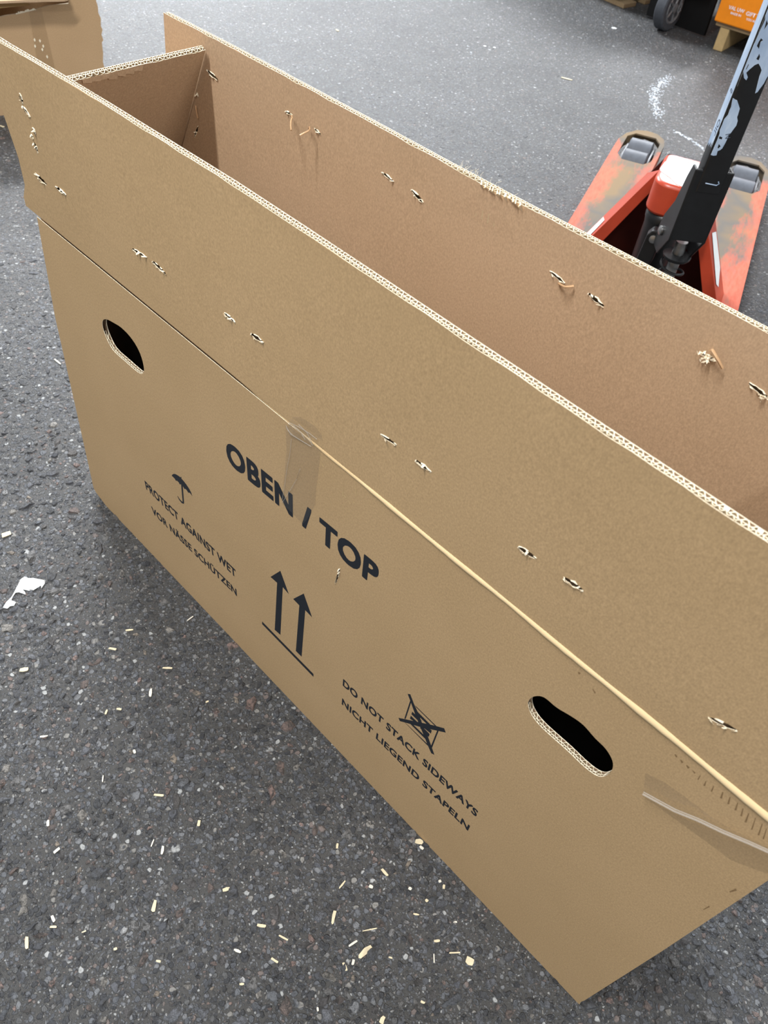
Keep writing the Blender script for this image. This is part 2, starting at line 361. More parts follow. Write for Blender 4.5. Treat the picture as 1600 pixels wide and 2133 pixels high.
W, L, H, FH = 0.2033, 1.2042, 0.66, 0.2334
ZT = H + FH
def build_stones():
    pal = np.array([lin(*c)[:3] for c in [(68, 70, 74), (82, 84, 89), (95, 98, 104), (80, 80, 81), (108, 110, 114), (88, 85, 83), (120, 119, 118),
                                          (118, 103, 97), (134, 114, 107), (142, 138, 132), (158, 158, 157), (128, 118, 106), (58, 60, 65)]])
    pw = np.array([.14, .15, .13, .12, .11, .07, .08, .05, .035, .04, .03, .02, .07]); pw = pw / pw.sum()
    cell = .012; grid = {}
    out = []
    n_try = 150000
    xs = rng.uniform(-1.9, 2.3, n_try); ys = rng.uniform(-1.0, 2.6, n_try)
    sz = np.clip(np.exp(rng.normal(math.log(.0034), .48, n_try)), .0016, .0125)   # radius
    P = np.stack([xs, ys, np.zeros(n_try)], 1); px, py, dz = proj(P)
    keep = (dz > .3) & (rng.uniform(0, 1, n_try) < np.clip((3.1 - dz) / 1.3, 0, 1)) & (px > -160) & (px < 1760) & (py > -120) & (py < 2300) & ~((xs > -.03) & (xs < 1.2) & (ys > .0) & (ys < .2)) & (sz * FPX / dz > 1.7)
    xs, ys, sz, dz = xs[keep], ys[keep], sz[keep], dz[keep]
    order = np.argsort(-sz)
    for i in order:
        x, y, r = xs[i], ys[i], sz[i]; gx, gy = int(x // cell), int(y // cell); ok = True
        for ax in range(gx - 2, gx + 3):
            for ay in range(gy - 2, gy + 3):
                for (qx, qy, qr) in grid.get((ax, ay), ()):
                    if (x - qx) ** 2 + (y - qy) ** 2 < (.86 * (r + qr)) ** 2: ok = False; break
                if not ok: break
            if not ok: break
        if ok: grid.setdefault((gx, gy), []).append((x, y, r)); out.append((x, y, r, dz[i]))
    out = np.array(out)
    # the 260 that show largest and clearly in frame become single stones
    P = np.stack([out[:, 0], out[:, 1], np.zeros(len(out))], 1); px, py, dz = proj(P)
    app = out[:, 2] * FPX / dz
    inside = (px > 5) & (px < 1595) & (py > 5) & (py < 2128)
    bx = ((px - 190) * 1.045 + 1025 > py) & (px < 1215)          # hidden behind the big box
    vis = inside & ~(bx & (py > 450)) & ~((px > 340) & (py > 60) & (px < 1600) & (py < 1700) & (py > (px - 340) * .52 + 20)) & ~((px < 215) & (py < 245))
    idx = np.argsort(-np.where(vis, app, 0))[:260]
    single = np.zeros(len(out), bool); single[idx] = True
    def stone_shape(r, n, el, rot, h):
        tl = rng.uniform(.0, .6); ta = rng.uniform(0, 6.28)
        a = np.sort(np.linspace(0, 2 * math.pi, n, endpoint=False) + rng.uniform(-.5, .5, n) * 6 / n); rr = r * rng.uniform(.62, 1.16, n)
        X = rr * np.cos(a) * el; Y = rr * np.sin(a) / el
        c, s = math.cos(rot), math.sin(rot); X, Y = X * c - Y * s, X * s + Y * c
        k = rng.uniform(.66, .86); v = [(X[i], Y[i], -.0006) for i in range(n)] + [(X[i] * k, Y[i] * k, h * max(.12, rng.uniform(.6, 1.0) + tl * math.cos(a[i] - ta))) for i in range(n)] + [(r * rng.uniform(-.25, .25), r * rng.uniform(-.25, .25), h * rng.uniform(.85, 1.25))]
        f = []
        for i in range(n):
            j = (i + 1) % n; f += [(i, j, n + j), (i, n + j, n + i), (n + i, n + j, 2 * n)]
        return v, f
    V = []; F = []; C = []; b = 0
    for k in np.where(~single)[0]:
        x, y, r, _ = out[k]; n = int(rng.integers(5, 8)); el = rng.uniform(1, 1.45); h = r * rng.uniform(.14, .55) * float(np.clip((2.6 - out[k][3]) / 1.1, .25, 1))
        v, f = stone_shape(r, n, el, rng.uniform(0, 6.28), h)
        V += [(p[0] + x, p[1] + y, p[2]) for p in v]; F += [(b + q[0], b + q[1], b + q[2]) for q in f]
        col = pal[rng.choice(len(pal), p=pw)] * rng.uniform(.8, 1.15); C += [(col[0], col[1], col[2], 1)] * len(v); b += len(v)
    me = bpy.data.meshes.new('aggregate'); me.from_pydata(V, [], F); me.materials.append(M['agg'])
    ca = me.color_attributes.new('Col', 'FLOAT_COLOR', 'POINT'); ca.data.foreach_set('color', np.array(C, np.float32).ravel()); me.update()
    o = bpy.data.objects.new('aggregate', me); COL.objects.link(o); o.parent = fl; o['kind'] = 'stuff'
    protos = []
    for q in range(14):
        v, f = stone_shape(1.0, int(rng.integers(6, 9)), rng.uniform(1, 1.45), 0, rng.uniform(.16, .42))
        v = [(a_, b_, max(c_, -.1)) for a_, b_, c_ in v]
        pm = bpy.data.meshes.new('stone'); pm.from_pydata(v, [], f); pm.materials.append(M['stone']); protos.append(pm)
    for k in np.where(single)[0]:
        x, y, r, _ = out[k]
        s_ = bpy.data.objects.new('stone', protos[int(rng.integers(14))]); COL.objects.link(s_); s_.parent = fl
        s_.location = (x, y, 0); s_.scale = (r, r, r); s_.rotation_euler = (0, 0, rng.uniform(0, 6.28))
    return out
STONES = build_stones()

# white chalk smear on the floor: many little flecks, one part of the floor
def chalk():
    mb = MB(); path = [(1393, 160), (1380, 172), (1366, 188), (1362, 205), (1366, 222), (1376, 243)]
    path2 = [(1405, 273), (1420, 281), (1436, 289), (1452, 300), (1463, 309)]
    for pth, n, wid, den in ((path, 560, 15, 1.0), (path2, 130, 5, .6), ([(975, 95), (981, 110), (984, 128)], 14, 3, .5)):
        for i in range(n):
            t = rng.uniform(0, len(pth) - 1.001); a = np.array(pth[int(t)]); b = np.array(pth[int(t) + 1]); p = a + (b - a) * (t % 1)
            q = p + rng.normal(0, wid * .45, 2) * np.array([1, .55]); c = onz(q[0], q[1], 0)
            r = rng.uniform(.0010, .0048); k = 6; an = np.sort(rng.uniform(0, 6.28, k))
            mb.add([(c[0] + r * rng.uniform(.6, 1.2) * math.cos(z), c[1] + r * rng.uniform(.6, 1.2) * math.sin(z), .0006 + .0003 * rng.uniform()) for z in an], [tuple(range(k))])
    mb.build('chalk_mark', M['chalk'], fl, kind='stuff', fix=False)
chalk()

# ------------------------------------------------------------------ the big cardboard box
box = empty('cardboard_box', (0, 0, 0), 'big long brown double-wall cardboard box with black OBEN / TOP print, flaps standing open', 'box')
FX = [-.2, .1, .25, .5, .65, .8, 1.05, 1.3]
def warp_front(p):
    x, y, z = p
    k = max(0.0, min(1.0, (z - H) / FH))
    return (x, y + k * float(np.interp(x, FX, [-.012, -.0065, 0, .0047, .0035, .0005, -.0029, -.006])), z)
def warp_back(p):
    x, y, z = p
    k = max(0.0, min(1.0, (z - H) / FH))
    return (x, y + k * float(np.interp(x, FX, [.0, .003, .005, .002, -.001, .001, .003, .003])), z)
CUTS = [i * .1 for i in range(0, 13)]
LT = .0006                                            # liner paper thickness
TH = .0072                                            # board thickness
front3 = lambda u, v, w: (u, w, v)                    # w grows inwards (+y) from the outer face at y=0
back3 = lambda u, v, w: (u, W + w, v)                 # w grows outwards from the inner face at y=W
B_C, B_A, B_P = .0017, .00105, .0052                  # fine flute next to the outer liner
C_C, C_A, C_P = .0049, .00165, .0080                  # coarse flute next to the inner liner

def slot(p0, p1, wpx, seed, yplane, n=6, taper=.35):
    """outline of a torn slit between two photograph points on a vertical plane"""
    r = random.Random(seed); a = np.array(p0, float); b = np.array(p1, float); d = b - a; nrm = np.array([-d[1], d[0]]) / np.linalg.norm(d)
    ts = np.linspace(0, 1, n + 1); up = []; lo = []
    for t in ts:
        w_ = wpx * .5 * (taper + (1 - taper) * math.sin(math.pi * min(max(t, .04), .96))) * r.uniform(.7, 1.25)
        up.append(a + d * t - nrm * w_); lo.append(a + d * t + nrm * w_)
    pts = up + lo[::-1]
    q = [ony(p[0], p[1], yplane) for p in pts]
    return [(float(s[0]), float(s[2])) for s in q]

front_tears = [((50, 193), (55, 213), 4), ((55, 219), (70, 242), 4), ((75, 265), (80, 278), 4), ((71, 279), (75, 287), 3), ((77, 296), (84, 317), 3.5),
               ((77, 360), (100, 384), 5), ((119, 388), (139, 405), 6), ((275, 518), (304, 536), 5), ((318, 545), (344, 571), 6),
               ((465, 653), (487, 672), 6), ((522, 697), (545, 714), 7), ((793, 906), (824, 927), 6), ((867, 960), (897, 983), 7.5),
               ((1081, 1139), (1117, 1163), 9), ((1176, 1203), (1214, 1228), 9), ((1480, 1494), (1535, 1519), 8)]
back_tears = [((427, 147), (449, 168), 6), ((407, 194), (409, 201), 2.5), ((410, 264), (404, 286), 4), ((590, 233), (604, 241), 4), ((651, 269), (664, 281), 4),
              ((794, 360), (818, 378), 5), ((857, 396), (880, 422), 8), ((1146, 565), (1176, 590), 6), ((1226, 612), (1257, 639), 8),
              ((1462, 738), (1486, 753), 9), ((1559, 800), (1596, 829), 10)]
fslots = [slot(a, b, w_, 10 + i, 0.0) for i, (a, b, w_) in enumerate(front_tears)]
bslots = [slot(a, b, w_, 60 + i, W) for i, (a, b, w_) in enumerate(back_tears)]

def smooth_loop(pts, k=4):
    """closed Catmull-Rom through points"""
    n = len(pts); out = []
    for i in range(n):
        p0, p1, p2, p3 = (np.array(pts[(i + j - 1) % n], float) for j in range(4))
        for t in np.linspace(0, 1, k, endpoint=False):
            out.append(tuple(.5 * ((2 * p1) + (-p0 + p2) * t + (2 * p0 - 5 * p1 + 4 * p2 - p3) * t * t + (-p0 + 3 * p1 - 3 * p2 + p3) * t ** 3)))
    return out
hole_px1 = [(214, 668), (222, 665), (236, 672), (252, 682), (270, 700), (285, 722), (295, 745), (300, 768), (298, 777), (288, 776), (260, 752), (236, 730), (222, 705), (214, 682)]
hole_px2 = [(1100, 1468), (1104, 1456), (1116, 1450), (1134, 1453), (1160, 1474), (1190, 1492), (1215, 1510), (1240, 1538), (1262, 1560), (1276, 1585), (1275, 1604), (1262, 1616), (1244, 1616), (1218, 1598), (1180, 1562), (1130, 1517), (1108, 1490)]
def px_loop(px, y=0.0): return [(float(q[0]), float(q[2])) for q in (ony(a, b, y) for a, b in px)]
holes = [smooth_loop(px_loop(hole_px1), 3), smooth_loop(px_loop(hole_px2), 4)]
punct = slot((708, 1185), (699, 1216), 3.5, 5, 0.0)

zc = H - .003
body_loop = [(-.010, 0), (L - .002, .0), (L + .0012, .001), (L - .0005, .012), (L + .0005, .03), (L + .0015, .33), (L, zc), (.0385, zc), (.0016, .468), (-.0233, .247), (-.0505, .020), (-.044, .012)]
fp = sheet('front_panel', [body_loop, holes[0], holes[1], punct], front3, LT, [M['card_out'], M['cream']], box)
# inner side of the front panel, its holes cut through
inner = [[(u, v) for u, v in body_loop], holes[0], holes[1]]
inner_o = sheet('inner_liner', inner, lambda u, v, w: (u, TH - LT + w, v), LT, [M['card_in'], M['cream']], fp)
# corrugation seen in the hand holes
for hl in holes:
    mb = MB()
    us = np.array([p[0] for p in hl]); vs_ = np.array([p[1] for p in hl]); u0, u1 = us.min(), us.max()
    def lower(u, us=us, vs_=vs_):
        best = 9
        for i in range(len(us)):
            j = (i + 1) % len(us)
            if (us[i] - u) * (us[j] - u) <= 0 and us[i] != us[j]:
                t = (u - us[i]) / (us[j] - us[i]); best = min(best, vs_[i] + t * (vs_[j] - vs_[i]))
        return best if best < 8 else float(vs_[np.argmin(abs(us - u))])
    a, b = u0 + .0006, u1 - .0006
    ribbon(mb, a, b, B_C, B_A, B_P, .00042, lower, .03, front3)
    ribbon(mb, a, b, .0030, 0, 1, .0005, lower, .03, front3, step=.002)
    ribbon(mb, a, b, C_C, C_A, C_P, .00048, lower, .03, front3)
    mb.build('hand_hole_edge', [M['flute'], M['cream']], fp)

# front flap
ff_loop = [(.010, H + .001), (L, H + .001), (L, ZT), (.030, ZT), (.030, .82), (.037, .74), (.030, .70), (.012, .675)]
def rag(loop_pts, u0, u1, v, n, amp, seed):
    r = random.Random(seed); return [(u0 + (u1 - u0) * i / n, v + r.uniform(-amp, amp)) for i in range(1, n)]
ff_outer = ff_loop[:3] + rag(None, L, .03, ZT - .0006, 60, .0007, 1) + ff_loop[3:]
ffl = sheet('front_flap', [ff_outer] + fslots, front3, LT, [M['card_out'], M['cream']], box, CUTS, warp_front)
sheet('inner_liner', [ff_loop], lambda u, v, w: (u, TH - LT + w, v), LT, [M['card_in'], M['cream']], ffl, CUTS, warp_front)
mb = MB()
ribbon(mb, .032, L, B_C, B_A, B_P, .00045, ZT, .035, front3, warp=warp_front)
ribbon(mb, .032, L, .0030, 0, 1, .00055, ZT, .05, front3, warp=warp_front)
ribbon(mb, .032, L, C_C, C_A, C_P, .00055, ZT, .035, front3, warp=warp_front)
# crushed bits where two flutes closed up
for ux in (1.020, 1.044):
    p = warp_front((ux, C_C, ZT)); mb.add([(p[0] - .0018, p[1] - .0012, p[2] + .0002), (p[0] + .002, p[1] - .0014, p[2] + .0002), (p[0] + .0016, p[1] + .0012, p[2] + .0003), (p[0] - .002, p[1] + .001, p[2] + .0003)], [(0, 1, 2, 3)], 1)
mb.build('corrugation', [M['flute'], M['cream']], ffl)
# the filler behind the slits (flute paper in the dark)
# back panel and back flap
sheet('back_panel', [[(-.03, 0), (L, 0), (L, zc), (.06, zc)]], lambda u, v, w: (u, W + w * (TH / LT), v), LT, [M['card_in'], M['cream']], box)
bf_loop = [(.070, H + .001), (L, H + .001), (L, ZT), (.0945, ZT)]
bf_rag = bf_loop[:3] + rag(None, L, .095, ZT - .0006, 60, .0008, 2) + bf_loop[3:]
bfl = sheet('back_flap', [bf_rag] + bslots, back3, LT, [M['card_in'], M['cream']], box, CUTS, warp_back)
sheet('outer_liner', [bf_loop], lambda u, v, w: (u, W + TH - LT + w, v), LT, [M['card_out'], M['cream']], bfl, CUTS, warp_back)
mb = MB()
ribbon(mb, .096, L, TH - B_C, B_A, B_P, .0005, ZT, .035, back3, warp=warp_back)
ribbon(mb, .096, L, TH - .0030, 0, 1, .0006, ZT, .05, back3, warp=warp_back)
ribbon(mb, .096, L, TH - C_C, C_A, C_P, .0006, ZT, .035, back3, warp=warp_back)
mb.build('corrugation', [M['flute'], M['cream']], bfl)
# a torn tongue of paper on the top edge of the back flap
mb = MB(); r = random.Random(3)
for i in range(11):
    x = .640 + .0048 * i + r.uniform(-.001, .001); l_ = .004 + .004 * r.random(); z0 = ZT - .001
    mb.add([(x - .003, W - .0004, z0 - r.uniform(0, .004)), (x + .004, W - .0006, z0 - r.uniform(.001, .006)), (x + .003, W - .003 - r.uniform(0, .003), z0 + l_ * .3), (x - .002, W + .001, z0 + l_ * .5)], [(0, 1, 2, 3)])
for i in range(26):
    x = .600 + .075 * r.random(); a = np.array((x, W + .003 * r.random(), ZT)); b = a + np.array((r.uniform(-.004, .004), r.uniform(-.003, .006), r.uniform(.002, .009)))
    mb.tube([a, (a + b) / 2 + np.array((r.uniform(-.002, .002), 0, .001)), b], .00012, 3)
mb.build('torn_edge', M['cream'], bfl)

# end flaps, leaning inwards
def end_flap(name, base_x, top_x, ztop, y0b, y1b, y0t, y1t, seed, sgn):
    """hinged at z=H along y; sgn=+1: inner side faces +x"""
    hb = np.array([base_x, 0, H]); ht = np.array([top_x, 0, ztop]); ax = ht - hb; hgt = np.linalg.norm(ax); ax /= hgt
    nr = np.array([ax[2], 0, -ax[0]]) * sgn          # inner-face normal
    to3 = lambda u, v, w: tuple(hb + ax * v + np.array([0, u, 0]) - nr * w)
    lp = [(y0b, .002), (y1b, .002), (y1t, hgt)] + rag(None, y1t, y0t, hgt - .0006, 14, .0012, seed) + [(y0t, hgt)]
    o = sheet(name, [lp], to3, LT, [M['card_in'], M['cream']], box)
    sheet('outer_liner', [[(y0b, .002), (y1b, .002), (y1t, hgt), (y0t, hgt)]], lambda u, v, w: to3(u, v, TH - LT + w), LT, [M['card_out'], M['cream']], o)
    q = MB()
    ribbon(q, y0t, y1t, TH - B_C, B_A, B_P, .0006, hgt, .03, to3)
    ribbon(q, y0t, y1t, TH - .0030, 0, 1, .0006, hgt, .05, to3)
    ribbon(q, y0t, y1t, TH - C_C, C_A, C_P, .0007, hgt, .03, to3)
    e = [to3(y1b, .002, 0), to3(y1t, hgt, 0), to3(y1t, hgt - .001, TH), to3(y1b, .002, TH)]
    q.add(e, [(0, 1, 2, 3)], 0)
    q.build('corrugation', [M['flute'], M['cream']], o)
    return o, to3, hgt
efl, ef3, efh = end_flap('end_flap', .070, .187, .878, .0095, W - .002, .0095, W - .001, 21, 1)
q = MB(); r = random.Random(4)      # bruised, peeled-back paper along its top edge
for i in range(7):
    u = .040 + .011 * i; a = [ef3(u - .006, efh - .0005, -.0004), ef3(u + .008, efh - .0005, -.0005), ef3(u + .006, efh - .006 - .005 * r.random(), -.0022), ef3(u - .005, efh - .005 - .005 * r.random(), -.0018)]
    q.add(a, [(0, 1, 2, 3)], 0)
q.build('peeled_paper', M['card_in'], efl)
end_flap('end_flap', L - .004, L - .150, .872, .0095, W - .002, .0095, W - .002, 22, -1)
# closed ends and bottom
MB().add([(.0385 + .001, .0075, zc), (-.05, .0075, .02), (-.044, .0075, .003), (-.044, W, .003), (-.05, W, .02), (.0385, W, zc),
          (.0385 - .006, .0075, zc), (-.057, .0075, .02), (-.050, .0075, .003), (-.050, W, .003), (-.057, W, .02), (.0385 - .006, W, zc)],
         [(0, 1, 4, 5), (1, 2, 3, 4), (6, 11, 10, 7), (7, 10, 9, 8), (0, 6, 7, 1), (1, 7, 8, 2), (5, 4, 10, 11), (4, 3, 9, 10), (0, 5, 11, 6), (2, 8, 9, 3)]).build('end_panel', M['card_in'], box)
MB().box(L - TH, L, TH, W, .002, zc).build('end_panel', M['card_in'], box)
MB().box(-.043, L - TH, TH, W, .0015, .0085).build('bottom_panel', M['card_in'], box)

# fold between panel and flap: a worn rounded lip that swells towards the right
mb = MB(); xs = np.linspace(.040, L, 150); r = random.Random(9)
prof = np.linspace(-.35 * math.pi, .55 * math.pi, 7); vs = []
for i, x in enumerate(xs):
    g = float(np.interp(x, [.04, .3, .5, .6, .75, .95, 1.1, 1.2], [.0016, .0016, .0020, .0026, .0036, .0036, .0044, .0044])) * (1 + .10 * math.sin(x * 61) + r.uniform(-.05, .05))
    yo = float(np.interp(x, [.04, .42, .56, .72], [.0062, .0052, .0028, .0015]))
    zz = H - .0015 + .0005 * math.sin(x * 37)
    for a in prof:
        vs.append((x, yo - g * math.cos(a) * .95, zz - .001 + g * math.sin(a)))
n = len(prof)
mb.add(vs, [(i * n + j, i * n + j + 1, (i + 1) * n + j + 1, (i + 1) * n + j) for i in range(len(xs) - 1) for j in range(n - 1)])
k = N('worn_fold').set(.8, .15)
nz = k.noise(40, 4, .6, k.mapping((.25, 1, 1))); sx = k.n('ShaderNodeSeparateXYZ'); k.l(k.obj(), sx.inputs[0])
wf = k.math('ADD', k.math('MULTIPLY', k.math('SUBTRACT', sx.outputs[0], .45), 1.6), k.math('SUBTRACT', nz.outputs[0], .5))
k.base(k.mix(k.ramp(wf, [(0, (0, 0, 0)), (.5, (1, 1, 1))]), lin(186, 153, 109), lin(226, 200, 156)))
mb.build('fold', k.m, box, smooth=True)

# torn staple holes: raised pale rims and shreds
def tear(parent, loop, inward, yplane, warp, seed, wire=None):
    """inward = -1: faces -y"""
    r = random.Random(seed); mb = MB(); n = len(loop); c = np.mean(loop, 0); vs = []
    for (u, v) in loop:
        o_ = np.array((u, v)) - c; o_ /= np.linalg.norm(o_) + 1e-9; e = r.uniform(.0004, .0016); hgt = r.uniform(.0002, .0014)
        vs += [(u - o_[0] * .0002, yplane - .0002 - hgt, v - o_[1] * .0002), (u + o_[0] * e, yplane - .00015, v + o_[1] * e * .9)]
    vs = [warp(p) for p in vs]
    mb.add(vs, [(2 * i, 2 * ((i + 1) % n), 2 * ((i + 1) % n) + 1, 2 * i + 1) for i in range(n) if r.random() < .7])
    ln = np.linalg.norm(np.array(loop[0]) - np.array(loop[n // 2]))
    for q in range(r.choice((1, 2, 2, 3))):           # shreds curling out across the slit
        i = r.randrange(n); u, v = loop[i]; w_ = r.uniform(.0008, .0020); d = c - np.array((u, v)); d = d / (np.linalg.norm(d) + 1e-9) * r.uniform(.002, .005)
        s0 = np.array((u, v)); al = np.array((1, -.12)) * w_
        pts = []
        for t, h in ((0, .0003), (.5, .0018 + .001 * r.random()), (1, .0022 + .002 * r.random())):
            for sg in (-1, 1):
                p = s0 + d * t + al * sg * (1 - .45 * t) * r.uniform(.7, 1.2); pts.append(warp((p[0], yplane - h, p[1])))
        mb.add(pts, [(0, 1, 3, 2), (2, 3, 5, 4)])
    return mb.build('torn_staple_hole', M['cream'], parent, fix=False)
for i, lp in enumerate(fslots): tear(ffl, lp, -1, 0.0, warp_front, 100 + i)
for i, lp in enumerate(bslots): tear(bfl, lp, -1, W, warp_back, 200 + i)
tear(fp, punct, -1, 0.0, lambda p: p, 333)
# crumpled knots of torn paper beside two of the staples
def knot(px, py, y, r0, seed):
    r = random.Random(seed); mb = MB(); c = ony(px, py, y)
    for q in range(26):
        p = c + np.array((r.gauss(0, r0), -abs(r.gauss(0, r0 * .8)) - .0005, r.gauss(0, r0 * .8))); e = r0 * .7
        mb.add([p + np.array((r.uniform(-e, e), r.uniform(-e, e), r.uniform(-e, e))) for _ in range(4)], [(0, 1, 2), (1, 2, 3)])
    mb.build('torn_paper', M['cream'], bfl, fix=False)
knot(1470, 744, W, .0030, 1); knot(1590, 826, W, .0018, 2)
# copper staple wires
def wire(pts, rad=.0009, flat=1.0):
    """pts: (px, py, stand-off from the back flap)"""
    P = [ony(a, b, W - h) for a, b, h in pts]; MB().tube(P, rad, 6).build('staple_wire', M['copper'], bfl, smooth=True)
wire([(607, 243, .0005), (607.5, 240.5, .003), (608.5, 245, .006), (606, 252, .010), (605.5, 262, .014), (606.5, 271.5, .018)])
wire([(643, 268, .0005), (644.5, 264.5, .003), (645.5, 269, .007), (643, 272.5, .010), (634, 277, .014), (624.5, 282, .019)])
wire([(407.5, 220, .0008), (409, 232, .0014), (412, 246, .0008)], .0008)
wire([(1164, 590, .001), (1170, 594, .004), (1177, 598, .006), (1186, 597, .005), (1195, 596, .002)], .0011)
wire([(1480, 730, .001), (1484, 729, .006), (1490, 740, .007), (1497, 752, .006), (1505, 767, .003)], .0013)

# printed lettering and symbols: flat ink on the front panel
def letters(s, tl, bl, tr, name='printed_text', offset=.030, y=-.00012, gap=1.05):
    """cap line starts at tl, base line at bl; right end of the line at tr (photograph points on the face)"""
    a, b, c = ony(*tl), ony(*bl), ony(*tr)
    cap = a[2] - b[2]; wid = c[0] - b[0]; shear = 0
    cu = bpy.data.curves.new('tmp', 'FONT'); cu.body = s; cu.size = 1; cu.space_character = gap; cu.resolution_u = 4
    o = bpy.data.objects.new('tmp', cu); COL.objects.link(o); bpy.context.view_layer.update()
    me = bpy.data.meshes.new_from_object(o.evaluated_get(bpy.context.evaluated_depsgraph_get())); bpy.data.objects.remove(o)
    cu.body = 'H'; o = bpy.data.objects.new('tmp', cu); COL.objects.link(o); bpy.context.view_layer.update()
    mh = bpy.data.meshes.new_from_object(o.evaluated_get(bpy.context.evaluated_depsgraph_get())); bpy.data.objects.remove(o)
    hz = [v.co.y for v in mh.vertices]; hcap = max(hz) - min(hz); hb = min(hz)
    xs_ = [v.co.x for v in me.vertices]; x0, x1 = min(xs_) - offset, max(xs_) + offset
    hcap += 2 * offset; hb -= offset
    drop = (c[2] - (a[2])) / wid                      # base line may run a little off level
    vs = []; fs = []; src = [tuple(v.co) for v in me.vertices]; pf = [tuple(q.vertices) for q in me.polygons]
    for k_ in range(9):
        dx, dy = (0, 0) if k_ == 0 else (offset * max(-1, min(1, 1.3 * math.cos(k_ * math.pi / 4))), offset * max(-1, min(1, 1.3 * math.sin(k_ * math.pi / 4))))
        n0 = len(vs)
        for (X, Y, _) in src:
            u = (X + dx - x0) / (x1 - x0) * wid; w_ = (Y + dy - hb) / hcap * cap
            vs.append((b[0] + u, y - .000012 * k_, b[2] + w_ + drop * u))
        fs += [tuple(n0 + i for i in q) for q in pf]
    bpy.data.meshes.remove(me); me = bpy.data.meshes.new(name); me.from_pydata(vs, [], fs); me.materials.append(M['ink']); me.update()
    t = bpy.data.objects.new(name, me); COL.objects.link(t); t.parent = fp; bpy.data.curves.remove(cu); return t
letters('OBEN / TOP', (470, 915), (474, 963), (791, 1180), offset=.040, gap=1.07)
letters('PROTECT AGAINST WET', (303.6, 1003), (305, 1019), (490.5, 1187))
letters('VOR NÄSSE SCHÜTZEN', (314.5, 1053.5), (318, 1069), (492.3, 1227.5))
letters('DO NOT STACK SIDEWAYS', (716, 1414.5), (714, 1427.5), (997, 1690.5))
letters('NICHT LIEGEND STAPELN', (714, 1455), (712, 1466.5), (979.5, 1720.5))

def ink_polys(polys, name='printed_symbol', y=-.00012):
    mb = MB()
    for i, pl in enumerate(polys):
        p3 = [ony(a, b, y - .00001 * i) for a, b in pl]; mb.add(p3, [tuple(range(len(p3)))])
    return mb.build(name, M['ink'], fp, fix=False)
arrow1 = [(584, 1189), (563.5, 1201.7), (577.3, 1214), (572.3, 1312), (584.2, 1322.5), (589, 1223), (601.6, 1237.5)]
arrow2 = [(632.7, 1236.4), (610.7, 1247.6), (623.5, 1261), (616.3, 1356), (628.3, 1368), (635.8, 1271), (650.2, 1286)]
ink_polys([arrow1, arrow2, [(546, 1294.5), (653, 1404), (653, 1410), (546, 1300)]])
def umb(x, y): return (340 + x / 20, 970 + y / 20)
canopy = [umb(*p) for p in [(355, 425), (380, 370), (440, 340), (520, 355), (640, 425), (720, 490), (735, 460), (755, 470), (760, 540), (860, 650), (960, 780), (1080, 960), (1160, 1110), (1215, 1270),
                            (1140, 1170), (1070, 1110), (1045, 1130), (980, 1020), (905, 955), (880, 975), (835, 880), (760, 800), (720, 770), (695, 790), (640, 690), (575, 625), (530, 630), (470, 530), (400, 460)]]
stick = [umb(*p) for p in [(745, 780), (815, 860), (870, 1560), (845, 1590), (770, 1560), (660, 1420), (585, 1265), (600, 1258), (690, 1400), (800, 1510), (805, 1480)]]
ink_polys([canopy, stick], 'printed_symbol')
def crt(x, y): return (830 + x / 13.33, 1430 + y / 13.33)
crate = [[(255, 205), (330, 215), (430, 480), (560, 760), (700, 1130), (780, 1280), (870, 1530), (1000, 1900), (910, 1850), (800, 1600), (740, 1440), (560, 1010), (460, 760), (330, 400)],
         [(0, 870), (200, 910), (560, 990), (800, 1040), (1000, 1085), (1270, 1160), (1315, 1280), (1050, 1220), (700, 1150), (330, 1040), (130, 985), (40, 960)],
         [(330, 380), (350, 450), (200, 900), (165, 890)], [(1075, 1225), (1115, 1235), (925, 1720), (900, 1660)],
         [(460, 520), (1060, 1105), (1010, 1090), (490, 575)], [(200, 1015), (800, 1590), (815, 1645), (180, 1005)],
         [(510, 680), (910, 1080), (870, 1120), (495, 760)], [(350, 1030), (780, 1480), (740, 1440), (320, 1030)],
         [(385, 700), (640, 940), (600, 1000), (360, 770)], [(345, 810), (600, 1060), (560, 1060), (320, 890)],
         [(640, 1020), (925, 1220), (900, 1305), (620, 1080)], [(640, 1090), (865, 1320), (840, 1400), (600, 1150)],
         [(350, 1000), (740, 1380), (760, 1470), (330, 1040)]]
ink_polys([[crt(*p) for p in q] for q in crate], 'printed_symbol')
# faint smudged stamp and rubbed dirt marks along the fold on the right
mb = MB(); r = random.Random(12)
marks = [((1406, 1571), (1410, 1577)), ((1418, 1583), (1422, 1589)), ((1430, 1594), (1435, 1600)), ((1443, 1605), (1448, 1611)), ((1459, 1615), (1454, 1624)), ((1471, 1627), (1467, 1637)),
         ((1487, 1637), (1482, 1649)), ((1506, 1650), (1502, 1663)), ((1521, 1660), (1517, 1675)), ((1537, 1672), (1532, 1688)), ((1548, 1684), (1544, 1700)), ((1560, 1694), (1553, 1713)), ((1574, 1704), (1566, 1728)),
         ((1588, 1716), (1580, 1740)), ((1597, 1726), (1590, 1748)), ((1205, 1400), (1208, 1404)), ((1235, 1435), (1240, 1444)), ((1520, 1858), (1534, 1853)), ((1465, 1895), (1478, 1888))]
for (a, b) in marks:
    d = np.array(b, float) - np.array(a); nn = np.array([-d[1], d[0]]) / np.linalg.norm(d) * r.uniform(1.4, 2.6)
    mb.add([ony(*(np.array(a) + nn * .5), -.0001), ony(*(np.array(a) - nn * .5), -.0001), ony(*(np.array(b) - nn), -.0001), ony(*(np.array(b) + nn), -.0001)], [(0, 1, 2, 3)])
mb.build('rub_mark', M['scuff'], fp, fix=False, kind='stuff')
mb = MB()
